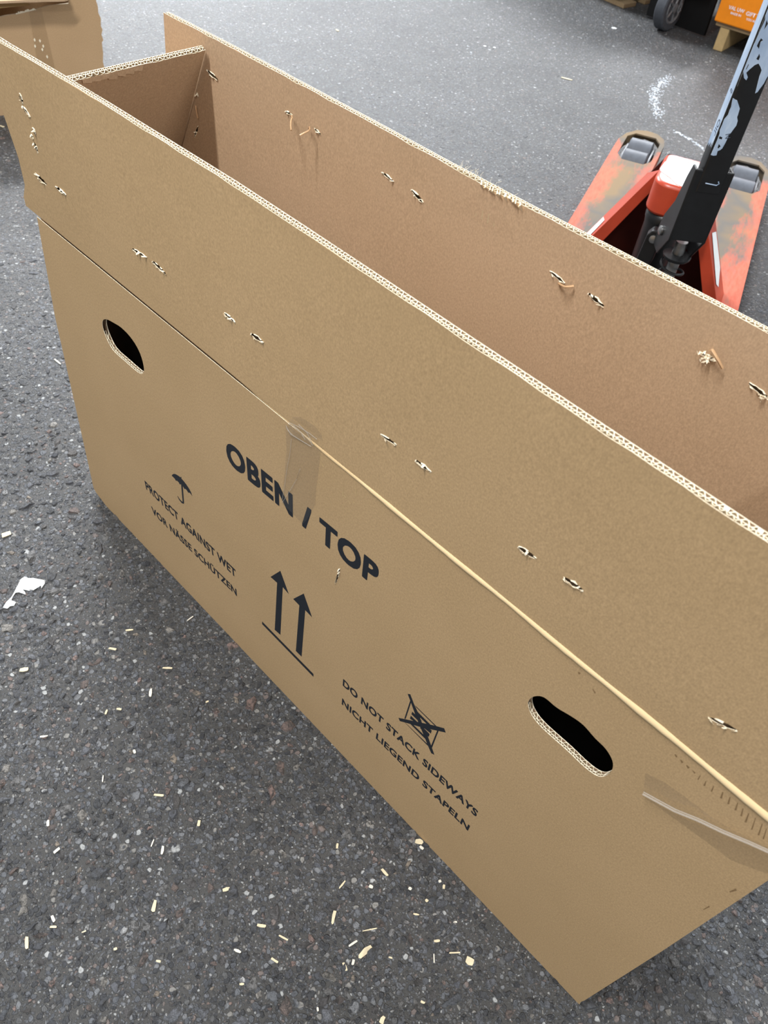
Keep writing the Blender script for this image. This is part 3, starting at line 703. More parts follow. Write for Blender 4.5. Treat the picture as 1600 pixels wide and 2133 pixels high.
for (a, b, w_) in [((664, 941), (672, 962), 1.2), ((667, 961), (674, 973), 1.6), ((739, 996), (742, 1035), 1.2), ((716, 1008), (714, 1034), 1.2), ((714, 1030), (722, 1037), 2.0), ((726, 1044), (730, 1050), 1.4), ((735, 1045), (739, 1048), 1.6)]:
    d = np.array(b, float) - np.array(a); nn = np.array([-d[1], d[0]]) / np.linalg.norm(d) * w_ * .5
    mb.add([ony(*(np.array(a) + nn * .3), -.00015), ony(*(np.array(a) - nn * .3), -.00015), ony(*(np.array(b) - nn), -.0002), ony(*(np.array(b) + nn), -.0002)], [(0, 1, 2, 3)])
for i in range(60):                                   # fine scratches on the faces
    px, py = r.uniform(150, 1350), 0; py = r.uniform(.95 * (px - 120) + 640, 1.04 * (px - 190) + 960); ln = r.uniform(2, 7); an = r.uniform(.4, 1.3)
    a = np.array((px, py)); b = a + ln * np.array((math.cos(an), math.sin(an))); nn = np.array((-.4, .35))
    mb.add([ony(*(a + nn), -.0001), ony(*(a - nn), -.0001), ony(*b, -.0001)], [(0, 1, 2)])
mb.build('scratch', M['pale_scuff'], fp, fix=False, kind='stuff')

# clear tape
def tape_grid(rows, name, parent, lift=None):
    """rows of photograph points with stand-off; each row the same length"""
    mb = MB(); n = len(rows[0]); vs = [ony(a, b, -h) for rw in rows for (a, b, h) in rw]
    mb.add(vs, [(i * n + j, i * n + j + 1, (i + 1) * n + j + 1, (i + 1) * n + j) for i in range(len(rows) - 1) for j in range(n - 1)])
    o = mb.build(name, M['tape'], parent, smooth=False, fix=False); o['label'] = 'clear packing tape'; return o
e = .0005
tape_grid([[(594, 884, e), (618, 900, e), (645, 918, e), (668, 938, e)],
           [(597, 937, e), (615, 945, .0006), (640, 960, e), (664, 980, e)],
           [(592, 990, e), (612, 1000, .0005), (636, 1010, e), (659, 1016, e)],
           [(587, 1045, e), (606, 1060, .0005), (632, 1070, e), (657, 1050, e)],
           [(589, 1050, e), (610, 1070, e), (630, 1092, e), (640, 1082, e)]], 'tape', fp)
# wrinkled pocket of the tape bridging the fold
rows = []; r = random.Random(8)
for i in range(5):
    t = i / 4; a0 = np.array((598, 884)) * (1 - t) + np.array((604, 912)) * t; a1 = np.array((640, 905)) * (1 - t) + np.array((656, 932)) * t
    if i == 0: a0, a1 = np.array((606, 872)), np.array((668, 914))
    rows.append([(*(a0 + (a1 - a0) * s), .0052 * math.sin(math.pi * min(1, .25 + t * .75)) * r.uniform(.6, 1.2) + .0006) for s in np.linspace(0, 1, 9)])
tape_grid(rows, 'tape', fp)
tape_grid([[(608, 869, e), (625, 868, e), (645, 880, e), (660, 892, e), (670, 906, e)], [(610, 872, e), (622, 880, e), (640, 893, e), (655, 904, e), (671, 917, e)]], 'tape', ffl)
# thin creases standing up in the tape
mb = MB()
for pth in ([(596, 886), (600, 897), (612, 908), (628, 918), (648, 930)], [(602, 880), (622, 889), (645, 903), (660, 915)], [(612, 886), (626, 900), (636, 916)], [(622, 884), (640, 902), (650, 922)], [(607, 915), (604, 945), (598, 975), (594, 1005), (588, 1040)], [(625, 977), (618, 998), (604, 1022), (588, 1047)], [(600, 882), (618, 893), (640, 912), (652, 928)], [(597, 890), (606, 905), (624, 916), (640, 925)]):
    mb.tube([ony(a, b, -.0010) for a, b in pth], .00035, 5)
mb.build('tape_crease', M['tape_fold'], fp, smooth=True)
# big folded strip at the right
top = [(1345, 1610), (1385, 1630), (1430, 1662), (1480, 1700), (1530, 1732), (1580, 1755), (1625, 1775)]
fold = [(1339, 1654), (1372, 1672), (1405, 1690), (1455, 1710), (1505, 1734), (1560, 1757), (1620, 1784)]
low = [(1340, 1660), (1372, 1681), (1402, 1703), (1460, 1745), (1523, 1792), (1570, 1810), (1620, 1826)]
mid = lambda A, B, t: [(a[0] * (1 - t) + b[0] * t, a[1] * (1 - t) + b[1] * t) for a, b in zip(A, B)]
rows = [[(a, b, e) for a, b in top], [(a, b, .0010 + .0006 * (i % 2)) for i, (a, b) in enumerate(mid(top, fold, .55))], [(a, b, .0045) for a, b in mid(top, fold, .88)], [(a, b, .0070) for a, b in fold],
        [(a, b, .0050) for a, b in mid(fold, low, .14)], [(a, b, .0014) for a, b in mid(fold, low, .32)], [(a, b, e) for a, b in low]]
o = tape_grid(rows, 'tape', fp); o.data.polygons.foreach_set('use_smooth', [True] * len(o.data.polygons))
mb = MB(); mb.tube([ony(a, b, -.0072) for a, b in fold], .0010, 6); mb.tube([ony(a + 2, b - 4, -.0050) for a, b in fold], .0006, 5); mb.build('tape_crease', M['tape_fold'], fp, smooth=True)

# what shows black inside the right hand hole
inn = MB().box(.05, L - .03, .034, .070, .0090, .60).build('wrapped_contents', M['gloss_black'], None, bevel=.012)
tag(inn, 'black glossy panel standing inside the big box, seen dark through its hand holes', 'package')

# ------------------------------------------------------------------ second box at the upper left
ang2 = math.radians(68)
b2 = empty('cardboard_box', (-1.80, .679, 0), 'brown cardboard box with a torn open top behind the left end of the big box', 'box', rz=ang2)
f3 = lambda u, v, w: (u, w, v)
jag = [(.376, .0), (.374, .06), (.379, .12), (.375, .15), (.381, .18), (.383, .212), (.389, .218), (.386, .235), (.392, .25), (.389, .262), (.393, .285), (.388, .30), (.390, .32), (.385, .352)]
lp2 = [(-.50, 0)] + jag + [(.300, .352), (.300, .3305), (.27, .3295), (.235, .327), (.215, .322), (.198, .319), (.190, .316), (.172, .315), (.16, .311), (.145, .310), (.126, .306), (.10, .304), (.08, .300), (.0, .292), (-.50, .27)]
p2 = sheet('front_panel', [lp2], f3, .006, [M['card_b'], M['cream']], b2)
MB().box(.368, .374, .006, .42, 0, .345).build('side_panel', M['card_b'], b2)
MB().box(-.50, -.494, .006, .42, 0, .345).build('side_panel', M['card_b'], b2)
MB().box(-.494, .368, .414, .42, 0, .345).build('back_panel', M['card_b'], b2)
MB().box(-.494, .368, .006, .414, .002, .008).build('bottom_panel', M['card_b'], b2)
# lid flap drooping forward over the tear, with a pale inner board under it
lid = [(-.50, .415), (-.50, -.052), (.10, -.054), (.20, -.052), (.262, -.055), (.286, -.052), (.296, -.046), (.290, -.036), (.297, -.024), (.300, .0), (.300, .415)]
sheet('lid_flap', [lid], lambda u, v, w: (u, v, .3515 + w + .02 * v + .004 * math.sin(u * 9)), .0065, [M['card_b'], M['card_in']], b2)
MB().add([(-.50, .010, .29), (.182, .010, .327), (.150, .060, .346), (-.50, .060, .338)], [(0, 1, 2, 3)]).build('inner_flap', M['tan'], b2, fix=False)
mb = MB(); r = random.Random(32)
for i in range(9):
    u = .135 + .007 * i; v = .309 + .0012 * i
    mb.add([(u - .005, -.001, v - .003), (u + .005, -.001, v - .002), (u + .003, -.004, v + r.uniform(.001, .006)), (u - .003, -.003, v + r.uniform(.001, .005))], [(0, 1, 2, 3)])
mb.build('torn_edge', M['cream'], p2, fix=False, kind='stuff')
t_ = sheet('tape', [[(.150, 0), (.215, 0), (.212, .320), (.172, .312)]], lambda u, v, w: (u, -.0006 - w, v), .0002, [M['tape'], M['tape']], b2); t_['label'] = 'clear packing tape'
r = random.Random(31)
for (px, py) in [(72, 83), (83, 85), (73, 96), (90, 96), (88, 103), (98, 118)]:
    nn = Vector((math.sin(ang2), -math.cos(ang2), 0)); d_ = Vector(ray(px, py)); o_ = Vector(CAMP); q_ = o_ + d_ * ((Vector((-1.80, .679, 0)) - o_).dot(nn) / d_.dot(nn)) - Vector((-1.80, .679, 0))
    u, v = q_.x * math.cos(ang2) + q_.y * math.sin(ang2), q_.z
    MB().add([(u, -.001, v - .006), (u + .003, -.002, v), (u + .001, -.0015, v + .006), (u - .003, -.001, v + .001)], [(0, 1, 2, 3)]).build('paper_fleck', M['cream'], p2, fix=False)

# ------------------------------------------------------------------ pallet truck
PT = (.3252, 1.4115, 0)
pt = empty('pallet_truck', PT, 'worn orange-red hand pallet truck with black handle parked behind the big box', 'pallet truck', rz=math.atan2(.366, .9306))
def fork(sg):
    ol = [(-.27, 0), (-.195, 0), (-.195, .19), (-.11, .21), (-.11, 1.06), (-.12, 1.11), (-.15, 1.145), (-.19, 1.152), (-.225, 1.135), (-.255, 1.085), (-.27, 1.02)]
    hole = [(-.222, .862), (-.148, .862), (-.126, .90), (-.126, 1.065), (-.148, 1.105), (-.222, 1.105), (-.246, 1.065), (-.246, .90)]
    if sg > 0: ol = [(-x, y) for x, y in ol][::-1]; hole = [(-x, y) for x, y in hole][::-1]
    f = sheet('fork', [ol, hole], lambda u, v, w: (u, v, .080 + w), .005, [M['truck'], M['truck']], pt)
    # side skirts and round nose
    mb = MB()
    n = len(ol); c = np.mean(ol, 0)
    for i in range(n):
        p, q = np.array(ol[i]), np.array(ol[(i + 1) % n])
        if abs(p[1]) < 1e-6 and abs(q[1]) < 1e-6: continue
        d = q - p; nn = np.array([-d[1], d[0]]) / np.linalg.norm(d) * .004
        if nn @ (c - p) < 0: nn = -nn
        taper = lambda y: .030 if y < 1.05 else .030 + (y - 1.05) * .25
        mb.add([(*p, .081), (*q, .081), (*q, taper(q[1])), (*p, taper(p[1])), (*(p + nn), .081), (*(q + nn), .081), (*(q + nn), taper(q[1])), (*(p + nn), taper(p[1]))],
               [(0, 1, 2, 3), (4, 7, 6, 5), (3, 2, 6, 7)])
    mb.build('fork_skirt', M['truck'], f)
    # tandem load rollers with their links
    xm = -.186 * -sg if sg > 0 else -.186
    for yc in (.932, 1.034):
        MB().lathe((xm - .042, yc, .047), (1, 0, 0), [(0, .020), (0, .040), (.004, .046), (.080, .046), (.084, .040), (.084, .020)], 28).build('load_roller', M['roller'], f, smooth=True)
    mb = MB()
    for s in (-.050, .044):
        mb.prism([(.880, .035), (.89, .060), (.932, .070), (1.034, .070), (1.076, .060), (1.086, .035), (1.034, .026), (.932, .026)], xm + s, xm + s + .006, 'x')
    for yc in (.932, 1.034): mb.tube([(xm - .056, yc, .047), (xm + .056, yc, .047)], .011, 12)
    mb.build('roller_link', M['hub'], f)
    return f
fork(-1); fork(1)
# frame: two slanting wings from the head down to the forks, back plate with its shade put into the colour
for sg in (-1, 1):
    mb = MB(); a = (.052, .410); b = (.222, .086); y0, y1 = .070, .185; t = .006; a2 = (.085, .347)
    P = lambda p, y, dz=0: (sg * p[0], y, p[1] + dz)
    mb.add([P(a, y0), P(b, y0), P(b, y1), P(a2, y1), P(a, y0, -t), P(b, y0, -t), P(b, y1, -t), P(a2, y1, -t)], [(0, 1, 2, 3), (4, 7, 6, 5), (0, 4, 5, 1), (1, 5, 6, 2), (2, 6, 7, 3), (3, 7, 4, 0)])
    # front flange turned down
    ai = (.050, .362); bi = (.182, .088)
    mb.add([P(a, y0), P(b, y0), P(bi, y0), P(ai, y0), P(a, y0 + .008), P(b, y0 + .008), P(bi, y0 + .008), P(ai, y0 + .008)], [(0, 1, 2, 3), (4, 7, 6, 5), (0, 4, 5, 1), (1, 5, 6, 2), (2, 6, 7, 3), (3, 7, 4, 0)])
    w = mb.build('frame_wing', M['truck_gloss'], pt, bevel=.002)
    # white sticker on the outer slope
    q = lambda s, y: (sg * (a[0] + (b[0] - a[0]) * s + .0012), y, a[1] + (b[1] - a[1]) * s + .0012)
    s0, s1 = (.56, .90) if sg < 0 else (.42, .84)
    MB().add([q(s0, .110), q(s1 - .06, .085), q(s1, .110), q(s1 - .08, .165), q(s0 + .06, .165)], [(0, 1, 2, 3, 4)]).build('sticker', M['white'], w, fix=False)
MB().prism([(-.05, .40), (.05, .40), (.21, .09), (.21, .03), (-.21, .03), (-.21, .09)], .194, .200, 'y').build('back_plate', M['truck_shaded'], pt)
# cap of the lifting frame
def rrect(x0, x1, y0, y1, r, n=5, rf=None):
    out = []
    for (cx, cy, a0, rr) in ((x1 - r, y1 - r, 0, r), (x0 + r, y1 - r, 90, r), (x0 + (rf or r), y0 + (rf or r), 180, rf or r), (x1 - (rf or r), y0 + (rf or r), 270, rf or r)):
        out += [(cx + rr * math.cos(math.radians(a0 + 90 * k / n)), cy + rr * math.sin(math.radians(a0 + 90 * k / n))) for k in range(n + 1)]
    return out
cap = MB().prism(rrect(-.052, .066, -.072, .105, .022, 5, .040), .362, .440).build('cap', M['truck_gloss'], pt, smooth=True, bevel=.008)
MB().prism([(-.050, .000), (-.046, -.012), (-.018, -.034), (.000, -.058), (.014, -.062), (.03, -.040), (.05, -.03), (.05, .075), (.034, .085), (.006, .070), (-.012, .082), (-.030, .060), (-.046, .045)], .4401, .4408).build('torn_label', M['white'], cap, fix=True)['label'] = 'torn white label'
# pump cylinder, lever, spring unit
MB().lathe((.004, -.026, .10), (0, 0, 1), [(0, .047), (.225, .047), (.244, .050), (.256, .0495), (.262, .044), (.272, .036)], 32).build('pump_cylinder', M['black'], pt, smooth=True)
MB().lathe((.004, -.026, .342), (0, 0, 1), [(0, .0505), (.010, .0512), (.016, .048)], 32).build('pump_ring', M['black'], pt, smooth=True)
mb = MB().prism([(-.030, .20), (-.006, .19), (.012, .28), (.014, .335), (.004, .350), (-.012, .350), (-.022, .335)], -.118, -.090, 'y'); lev = mb.build('release_lever', M['black'], pt, bevel=.004)
MB().lathe((-.004, -.118, .330), (0, -1, 0), [(0, .010), (.004, .010), (.006, .006)], 14).build('bolt', M['chrome'], lev, smooth=True)
sc = np.array((.060, -.150))
MB().lathe((sc[0], sc[1], .16), (0, 0, 1), [(0, .014), (.20, .014)], 18).build('pump_piston', M['chrome'], pt, smooth=True)
MB().lathe((sc[0], sc[1], .318), (0, 0, 1), [(0, .030), (.004, .033), (.008, .033), (.012, .020)], 24).build('spring_seat', M['black'], pt, smooth=True)
MB().tube([(sc[0] + .029 * math.cos(q), sc[1] + .029 * math.sin(q), .318 - .115 * q / (2 * math.pi * 3.5)) for q in np.linspace(0, 2 * math.pi * 3.5, 80)], .0032, 8).build('spring', M['black'], pt, smooth=True)
mb = MB().prism(rrect(.018, .104, -.20, -.09, .02), .165, .205); mb.prism(rrect(-.055, .115, -.17, .04, .03), .055, .165); mb.build('pump_base', M['blackdull'], pt, bevel=.004)
mb = MB().prism([(.03, .20), (.06, .232), (.085, .235), (.110, .205)], -.20, -.185, 'y'); mb.build('linkage', M['hub'], pt)
for x0 in (-.062, .050):
    MB().lathe((x0, -.045, .085), (1, 0, 0), [(0, .03), (0, .078), (.006, .085), (.046, .085), (.052, .078), (.052, .03)], 28).build('steer_wheel', M['rubber'], pt, smooth=True)
# handle: yoke and rectangular tube, turned slightly
HX, HY, th_ = .0640, -.185, math.radians(20)
def HR(p):
    x, y, z = p; c, s = math.cos(th_), math.sin(th_); return (HX + x * c - y * s, HY + x * s + y * c, z)
mb = MB()
zt, zb = .545, .385
yk = [(-.046, zb), (-.046, zt)]
# front plate, two side plates that deepen towards the pivot
mb.add([HR(p) for p in [(-.041, -.014, zb), (.041, -.014, zb), (.037, -.014, zt), (-.037, -.014, zt), (-.041, -.008, zb), (.041, -.008, zb), (.037, -.008, zt), (-.037, -.008, zt)]],
       [(0, 1, 2, 3), (4, 7, 6, 5), (0, 4, 5, 1), (1, 5, 6, 2), (2, 6, 7, 3), (3, 7, 4, 0)])
for s in (-1, 1):
    xo = .0415 * s; xi = .0355 * s
    poly = [(-.014, zb), (-.014, zt), (.012, zt), (.024, zt - .03), (.040, .45), (.075, .40), (.085, .36), (.075, .325), (.03, .325)]
    n = len(poly); mb.add([HR((xo, a, b)) for a, b in poly] + [HR((xi, a, b)) for a, b in poly], [tuple(range(n)), tuple(range(n, 2 * n))[::-1]] + [(i, (i + 1) % n, n + (i + 1) % n, n + i) for i in range(n)])
yoke = mb.build('handle_yoke', M['black'], pt, bevel=.002)
MB().lathe(HR((-.042, .050, .372)), (-math.cos(th_), -math.sin(th_), 0), [(0, .011), (.004, .011), (.007, .007)], 14).build('bolt', M['chrome'], yoke, smooth=True)
mb = MB(); poly = rrect(-.0265, .0265, -.016, .024, .005, 3)
n = len(poly); vs = [HR((a, b, .50)) for a, b in poly] + [HR((a, b, 1.20)) for a, b in poly]
mb.add(vs, [tuple(range(n))[::-1], tuple(range(n, 2 * n))] + [(i, (i + 1) % n, n + (i + 1) % n, n + i) for i in range(n)])
tube_o = mb.build('handle_tube', M['black'], pt, smooth=True)
# peeling blue-grey sticker: ragged sheets on the front and on the left side of the tube
kst = N('peeling_sticker').set(.5, .3); nn_ = kst.noise(30, 4, .6, kst.mapping((1, 1, .35)))
kst.base(kst.ramp(nn_.outputs[0], [(.35, lin(140, 160, 186)), (.6, lin(166, 184, 206)), (.75, lin(196, 208, 220))]))
_ra = math.atan2(.366, .9306)
def tube_uv(x, y):
    '''photograph point (in a 6.275x detail starting at 1440,0) -> (across, up) on the front of the tube'''
    d = ray(1440 + x / 6.275, y / 6.275); o = CAMP - np.array(PT); c, s_ = math.cos(_ra), math.sin(_ra)
    rot = lambda v: np.array((v[0] * c + v[1] * s_, -v[0] * s_ + v[1] * c, v[2]))
    d, o = rot(d), rot(o) - np.array((HX, HY, 0)); c, s_ = math.cos(th_), math.sin(th_)
    d, o = rot(d), rot(o)
    q = o + d * ((-.0163 - o[1]) / d[1]); return (float(q[0]), float(q[2]))
fr3 = lambda u, v, w: HR((u, -.0163 - w, v))
def st(pts): return [(max(-.0258, min(.0258, u)), v) for u, v in (tube_uv(*p) for p in pts)]
big = st([(625, 1040), (680, 930), (690, 1020), (720, 1050), (740, 1010), (720, 950), (760, 910), (830, 850), (880, 830), (905, 875), (920, 920), (890, 1000), (870, 1080), (835, 1220), (865, 1205), (905, 1150), (950, 1090), (985, 1020)])
big = [(-.0258, big[0][1] - .012)] + big + [(.0258, big[-1][1] + .012), (.0258, 1.05), (-.0258, 1.05)]
hs = [st(q) for q in ([(940, 200), (965, 262), (900, 400), (832, 560), (815, 568), (860, 440), (905, 330)], [(912, 500), (940, 525), (908, 545), (885, 640), (858, 600), (880, 550)],
                      [(888, 700), (900, 742), (880, 790), (850, 770), (878, 725)], [(985, 262), (1004, 312), (950, 392), (968, 330)], [(748, 835), (752, 850), (722, 910), (715, 905)],
                      [(1090, 60), (1120, 110), (1060, 260), (1035, 300), (1050, 200)], [(1180, 300), (1195, 380), (1150, 470), (1160, 380)])]
sheet('sticker', [big] + hs, fr3, .0003, [kst.m, M['white']], tube_o)
low_s = st([(545, 1280), (575, 1300), (600, 1310), (620, 1370), (635, 1420), (612, 1500), (600, 1530), (608, 1580), (590, 1640), (545, 1700), (520, 1735), (490, 1770), (465, 1830), (440, 1880), (405, 1940), (380, 1960), (345, 1975), (330, 2030), (290, 2035), (255, 2025), (300, 1920), (335, 1840), (370, 1750), (372, 1700), (405, 1630), (430, 1560), (480, 1500), (500, 1440), (520, 1400), (532, 1330)])
sheet('sticker', [low_s, st([(372, 1780), (408, 1795), (400, 1822), (360, 1812)]), st([(362, 1880), (385, 1915), (350, 1945), (345, 1925)])], fr3, .0003, [kst.m, M['white']], tube_o)
ls3 = lambda u, v, w: HR((-.0268 - w, u, v))
sheet('sticker', [[(-.0105, .590), (-.006, .601), (-.003, .588), (.002, .597), (.008, .585), (.013, .592), (.017, .583), (.018, .600), (.018, 1.05), (-.0105, 1.05), (-.0105, .80), (-.0105, .70)]], ls3, .0003, [kst.m, M['white']], tube_o)
# remains of printed letters on the sticker, and a scratched mark
def tube_text(s, u0, v0, size, rot, mat, off=.0008, on=fr3, name='printed_text'):
    cu = bpy.data.curves.new('tmp', 'FONT'); cu.body = s; cu.size = size; cu.offset = -.002 * size
    o = bpy.data.objects.new('tmp', cu); COL.objects.link(o); bpy.context.view_layer.update()
    me = bpy.data.meshes.new_from_object(o.evaluated_get(bpy.context.evaluated_depsgraph_get())); bpy.data.objects.remove(o)
    c, s_ = math.cos(rot), math.sin(rot)
    for v in me.vertices:
        x, y = v.co.x, v.co.y; v.co = on(u0 + x * c - y * s_, v0 + x * s_ + y * c, off)
    me.materials.clear(); me.materials.append(mat); me.update(); t = bpy.data.objects.new(name, me); COL.objects.link(t); t.parent = tube_o
dk = mat_plain('dark_grey_print', lin(70, 78, 92), .6, .2)
tube_text('OIL', -.006, .642, .020, math.radians(-90), dk, .0008, ls3); tube_text('S', -.006, .700, .018, math.radians(-90), dk, .0008, ls3)
tube_text('O', -.012, .880, .030, math.radians(-90), dk); tube_text('N', -.012, .622, .014, math.radians(-70), dk)
MB().tube([HR(p) for p in [(-.012, -.0168, .520), (.000, -.0168, .519), (.012, -.0168, .518), (.016, -.0168, .522), (.013, -.0168, .526)]], .0013, 5).build('paint_scratch', kst.m, tube_o)

# ------------------------------------------------------------------ things far back
def plank(name, c, sx, sy, sz, rz, mat, label=None, cat=None, parent=None, bevel=.003):
    o = MB().box(-sx / 2, sx / 2, -sy / 2, sy / 2, 0, sz).build(name, mat, parent, bevel=bevel); o.location = c; o.rotation_euler = (0, 0, rz)
    if label: tag(o, label, cat)
    return o
# orange carton on a small pallet
rzo = math.atan2(.020, .185)
pl_ = empty('wooden_pallet', (-.743, 3.704, 0), 'pale wooden pallet under the orange carton', 'pallet', rz=rzo)
for x in (.035, .36, .68): plank('pallet_foot', (x + .022, .33, 0), .046, .62, .098, 0, M['wood'], parent=pl_)
for i in range(5): plank('deck_board', (.38, .065 + i * .14, .098), .745, .10, .020, 0, M['wood_d'], parent=pl_)
oc = MB().box(0, .76, 0, .55, 0, .42).build('orange_carton', M['orange_card'], None, bevel=.006); oc.location = (-.743, 3.700, .1182); oc.rotation_euler = (0, 0, rzo)
tag(oc, 'bright orange carton with small white lettering on a pallet', 'box')
def far_text(s, px, py, size, y_off):
    cu = bpy.data.curves.new('tmp', 'FONT'); cu.body = s; cu.size = size; cu.offset = .03 * size; cu.align_x = 'CENTER'
    o = bpy.data.objects.new('tmp', cu); COL.objects.link(o); bpy.context.view_layer.update()
    me = bpy.data.meshes.new_from_object(o.evaluated_get(bpy.context.evaluated_depsgraph_get())); bpy.data.objects.remove(o)
    for v in me.vertices: v.co = (px + v.co.x, -.0010, py + v.co.y)
    me.materials.clear(); me.materials.append(M['whiteprint']); me.update(); t = bpy.data.objects.new('printed_text', me); COL.objects.link(t); t.parent = oc
far_text('VAL UW', .085, .062, .020, 0); far_text('MADE IN', .090, .045, .013, 0)
far_text('GIFT TO', .175, .058, .022, 0); far_text('YOU ALL', .170, .040, .013, 0)

# cart with caster wheel, its underside in deep shade
ct = empty('cart', (-1.06, 4.4, 0), 'dark flat cart on caster wheels beside the orange carton', 'cart')
ctl = lambda x, y, z: (x + 1.06, y - 4.4, z)
d0 = MB(); xa, ya, _ = ctl(-1.16, 3.66, 0); xb, yb, _ = ctl(-.82, 5.2, 0); d0.box(xa, xb, ya, yb, .255, .30); d0.build('deck', M['blackdull'], ct, bevel=.004)
MB().box(xa + .0, xb - .0, ya + .16, ya + .18, .012, .255).build('shade_panel', M['blackdull'], ct)  # added black panel standing in for the deep shade under the deck
for (wx, wy) in ((-1.005, 3.745), (-1.10, 4.6), (-1.005, 5.05), (-1.10, 5.05)):
    x, y, _ = ctl(wx, wy, 0)
    w = MB().lathe((x - .028, y, .101), (1, 0, 0), [(0, .058), (0, .094), (.006, .101), (.050, .101), (.056, .094), (.056, .070), (.050, .066)], 32).build('caster_wheel', M['rubber'], ct, smooth=True)
    hb = MB()
    hb.lathe((x + .020, y, .101), (1, 0, 0), [(0, .020), (.012, .020), (.014, .012)], 16)
    for k_ in range(5):
        a = 2 * math.pi * k_ / 5; hb.tube([(x + .022, y + .015 * math.cos(a), .101 + .015 * math.sin(a)), (x + .022, y + .064 * math.cos(a), .101 + .064 * math.sin(a))], .007, 6)
    ring = [(x + .024, y + .064 * math.cos(q), .101 + .064 * math.sin(q)) for q in np.linspace(0, 2 * math.pi, 25)]; hb.tube(ring, .007, 6, caps=False)
    hb.build('wheel_hub', M['hub'], w, smooth=True)
    fk = MB()
    for s in (-.036, .038): fk.prism([(y + .01, .085), (y + .03, .25), (y + .10, .25), (y + .015, .115)], x + s, x + s + .004, 'x')
    fk.build('caster_fork', M['hub'], ct)
# wooden pallet end left of the cart, topped by an added black block in place of shade
q0 = onz(1308, 22, .0)
wp = empty('wooden_pallet', (q0[0], q0[1], 0), 'weathered wooden pallet end in the dark left of the caster wheel', 'pallet', rz=math.radians(172))
wp.location.x -= .03
for i in range(4): plank('bottom_board', (.45, -.05 - i * .17, .0), .90, .10, .022, 0, M['wood_d'], parent=wp)
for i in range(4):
    for x in (.30, .62, .85): plank('block', (x, -.05 - i * .17, .022), .08, .09, .07, 0, M['blackdull'], parent=wp)  # wooden blocks coloured black, the shade around them painted in
for i in range(4): plank('top_board', (.45, -.05 - i * .17, .092), .90, .10, .020, 0, M['blackdull'], parent=wp)  # top boards blackened for shade in the same way
ld = MB().box(.0, .90, -.60, .06, .1125, .55).build('shade_block', M['blackdull'], None, bevel=.01); ld.location = wp.location; ld.rotation_euler = wp.rotation_euler
tag(ld, 'added black block standing in for the shade over the weathered wooden pallet', 'load')

# ------------------------------------------------------------------ litter on the asphalt
sc_px = [(52, 1203), (60, 1206), (70, 1206), (85, 1209), (93, 1211), (94, 1217), (90, 1222), (87, 1227), (86, 1221), (78, 1226), (70, 1231), (63, 1228), (62, 1232), (47, 1229), (53, 1235), (54, 1240), (46, 1237), (40, 1235), (33, 1236), (27, 1245), (24, 1252), (34, 1256), (30, 1263), (22, 1264), (16, 1269), (7, 1267), (14, 1256), (25, 1245), (30, 1236), (38, 1221), (44, 1208)]
me_ = fill2d([[tuple(onz(a, b, 0)[:2]) for a, b in sc_px]]); bm = bmesh.new(); bm.from_mesh(me_)
rr = bmesh.ops.extrude_face_region(bm, geom=bm.faces[:]); r = random.Random(2)
for v in [g for g in rr['geom'] if isinstance(g, bmesh.types.BMVert)]: v.co.z += .0010 + r.uniform(0, .0006)
for v in bm.verts: v.co.z += .0016
bmesh.ops.recalc_face_normals(bm, faces=bm.faces[:]); bm.to_mesh(me_); bm.free(); me_.materials.clear(); me_.materials.append(M['white'])
so = bpy.data.objects.new('paper_scrap', me_); COL.objects.link(so); tag(so, 'torn white paper scrap lying on the asphalt at the left', 'scrap')

def splinter(p0, p1, wpx, mat, seed):
    r = random.Random(seed); a = onz(*p0); b = onz(*p1); d = b - a; ln = np.linalg.norm(d); mid_ = (a + b) / 2
    w_ = wpx * np.linalg.norm(mid_ - CAMP) / FPX; h = min(w_ * .5, .0016); rz = math.atan2(d[1], d[0])
    pl = [(-.5 * ln, -.35 * w_), (-.1 * ln, -.5 * w_), (.42 * ln, -.42 * w_), (.5 * ln, -.05 * w_), (.44 * ln, .40 * w_), (.05 * ln, .5 * w_), (-.46 * ln, .40 * w_)]
    pl = [(x + r.uniform(-.04, .04) * ln, y + r.uniform(-.12, .12) * w_) for x, y in pl]
    o = MB().prism(pl, 0, h).build('wood_splinter', mat); o.location = (mid_[0], mid_[1], .0012); o.rotation_euler = (0, r.uniform(-.02, .02), rz)
    return o
Z1 = lambda x, y: (x / 2.667, 1600 + y / 2.667)
Z2 = lambda x, y: (600 + x / 2.4615, 1750 + y / 2.4615)
Z3 = lambda x, y: (x / 3.2, 1100 + y / 3.2)
chips = []
for (a, b, w_) in [((270, 290), (268, 325), 5), ((855, 150), (910, 155), 5), ((1108, 292), (1104, 325), 6), ((907, 435), (901, 482), 4.5), ((866, 735), (850, 800), 7), ((150, 938), (150, 1006), 6), ((335, 445), (300, 475), 5),
                   ((1238, 683), (1277, 670), 6), ((1428, 874), (1478, 880), 5), ((1300, 1008), (1340, 1026), 4.5), ((1548, 930), (1600, 957), 3), ((1508, 1058), (1545, 1082), 4), ((290, 822), (305, 856), 5), ((280, 884), (316, 884), 3.5),
                   ((633, 1010), (653, 1003), 4), ((856, 398), (840, 440), 2.5), ((868, 1072), (895, 1078), 4), ((1330, 1204), (1358, 1200), 3.5), ((575, 40), (570, 80), 2.5), ((480, 905), (455, 915), 2)]:
    chips.append((Z1(*a), Z1(*b), w_))
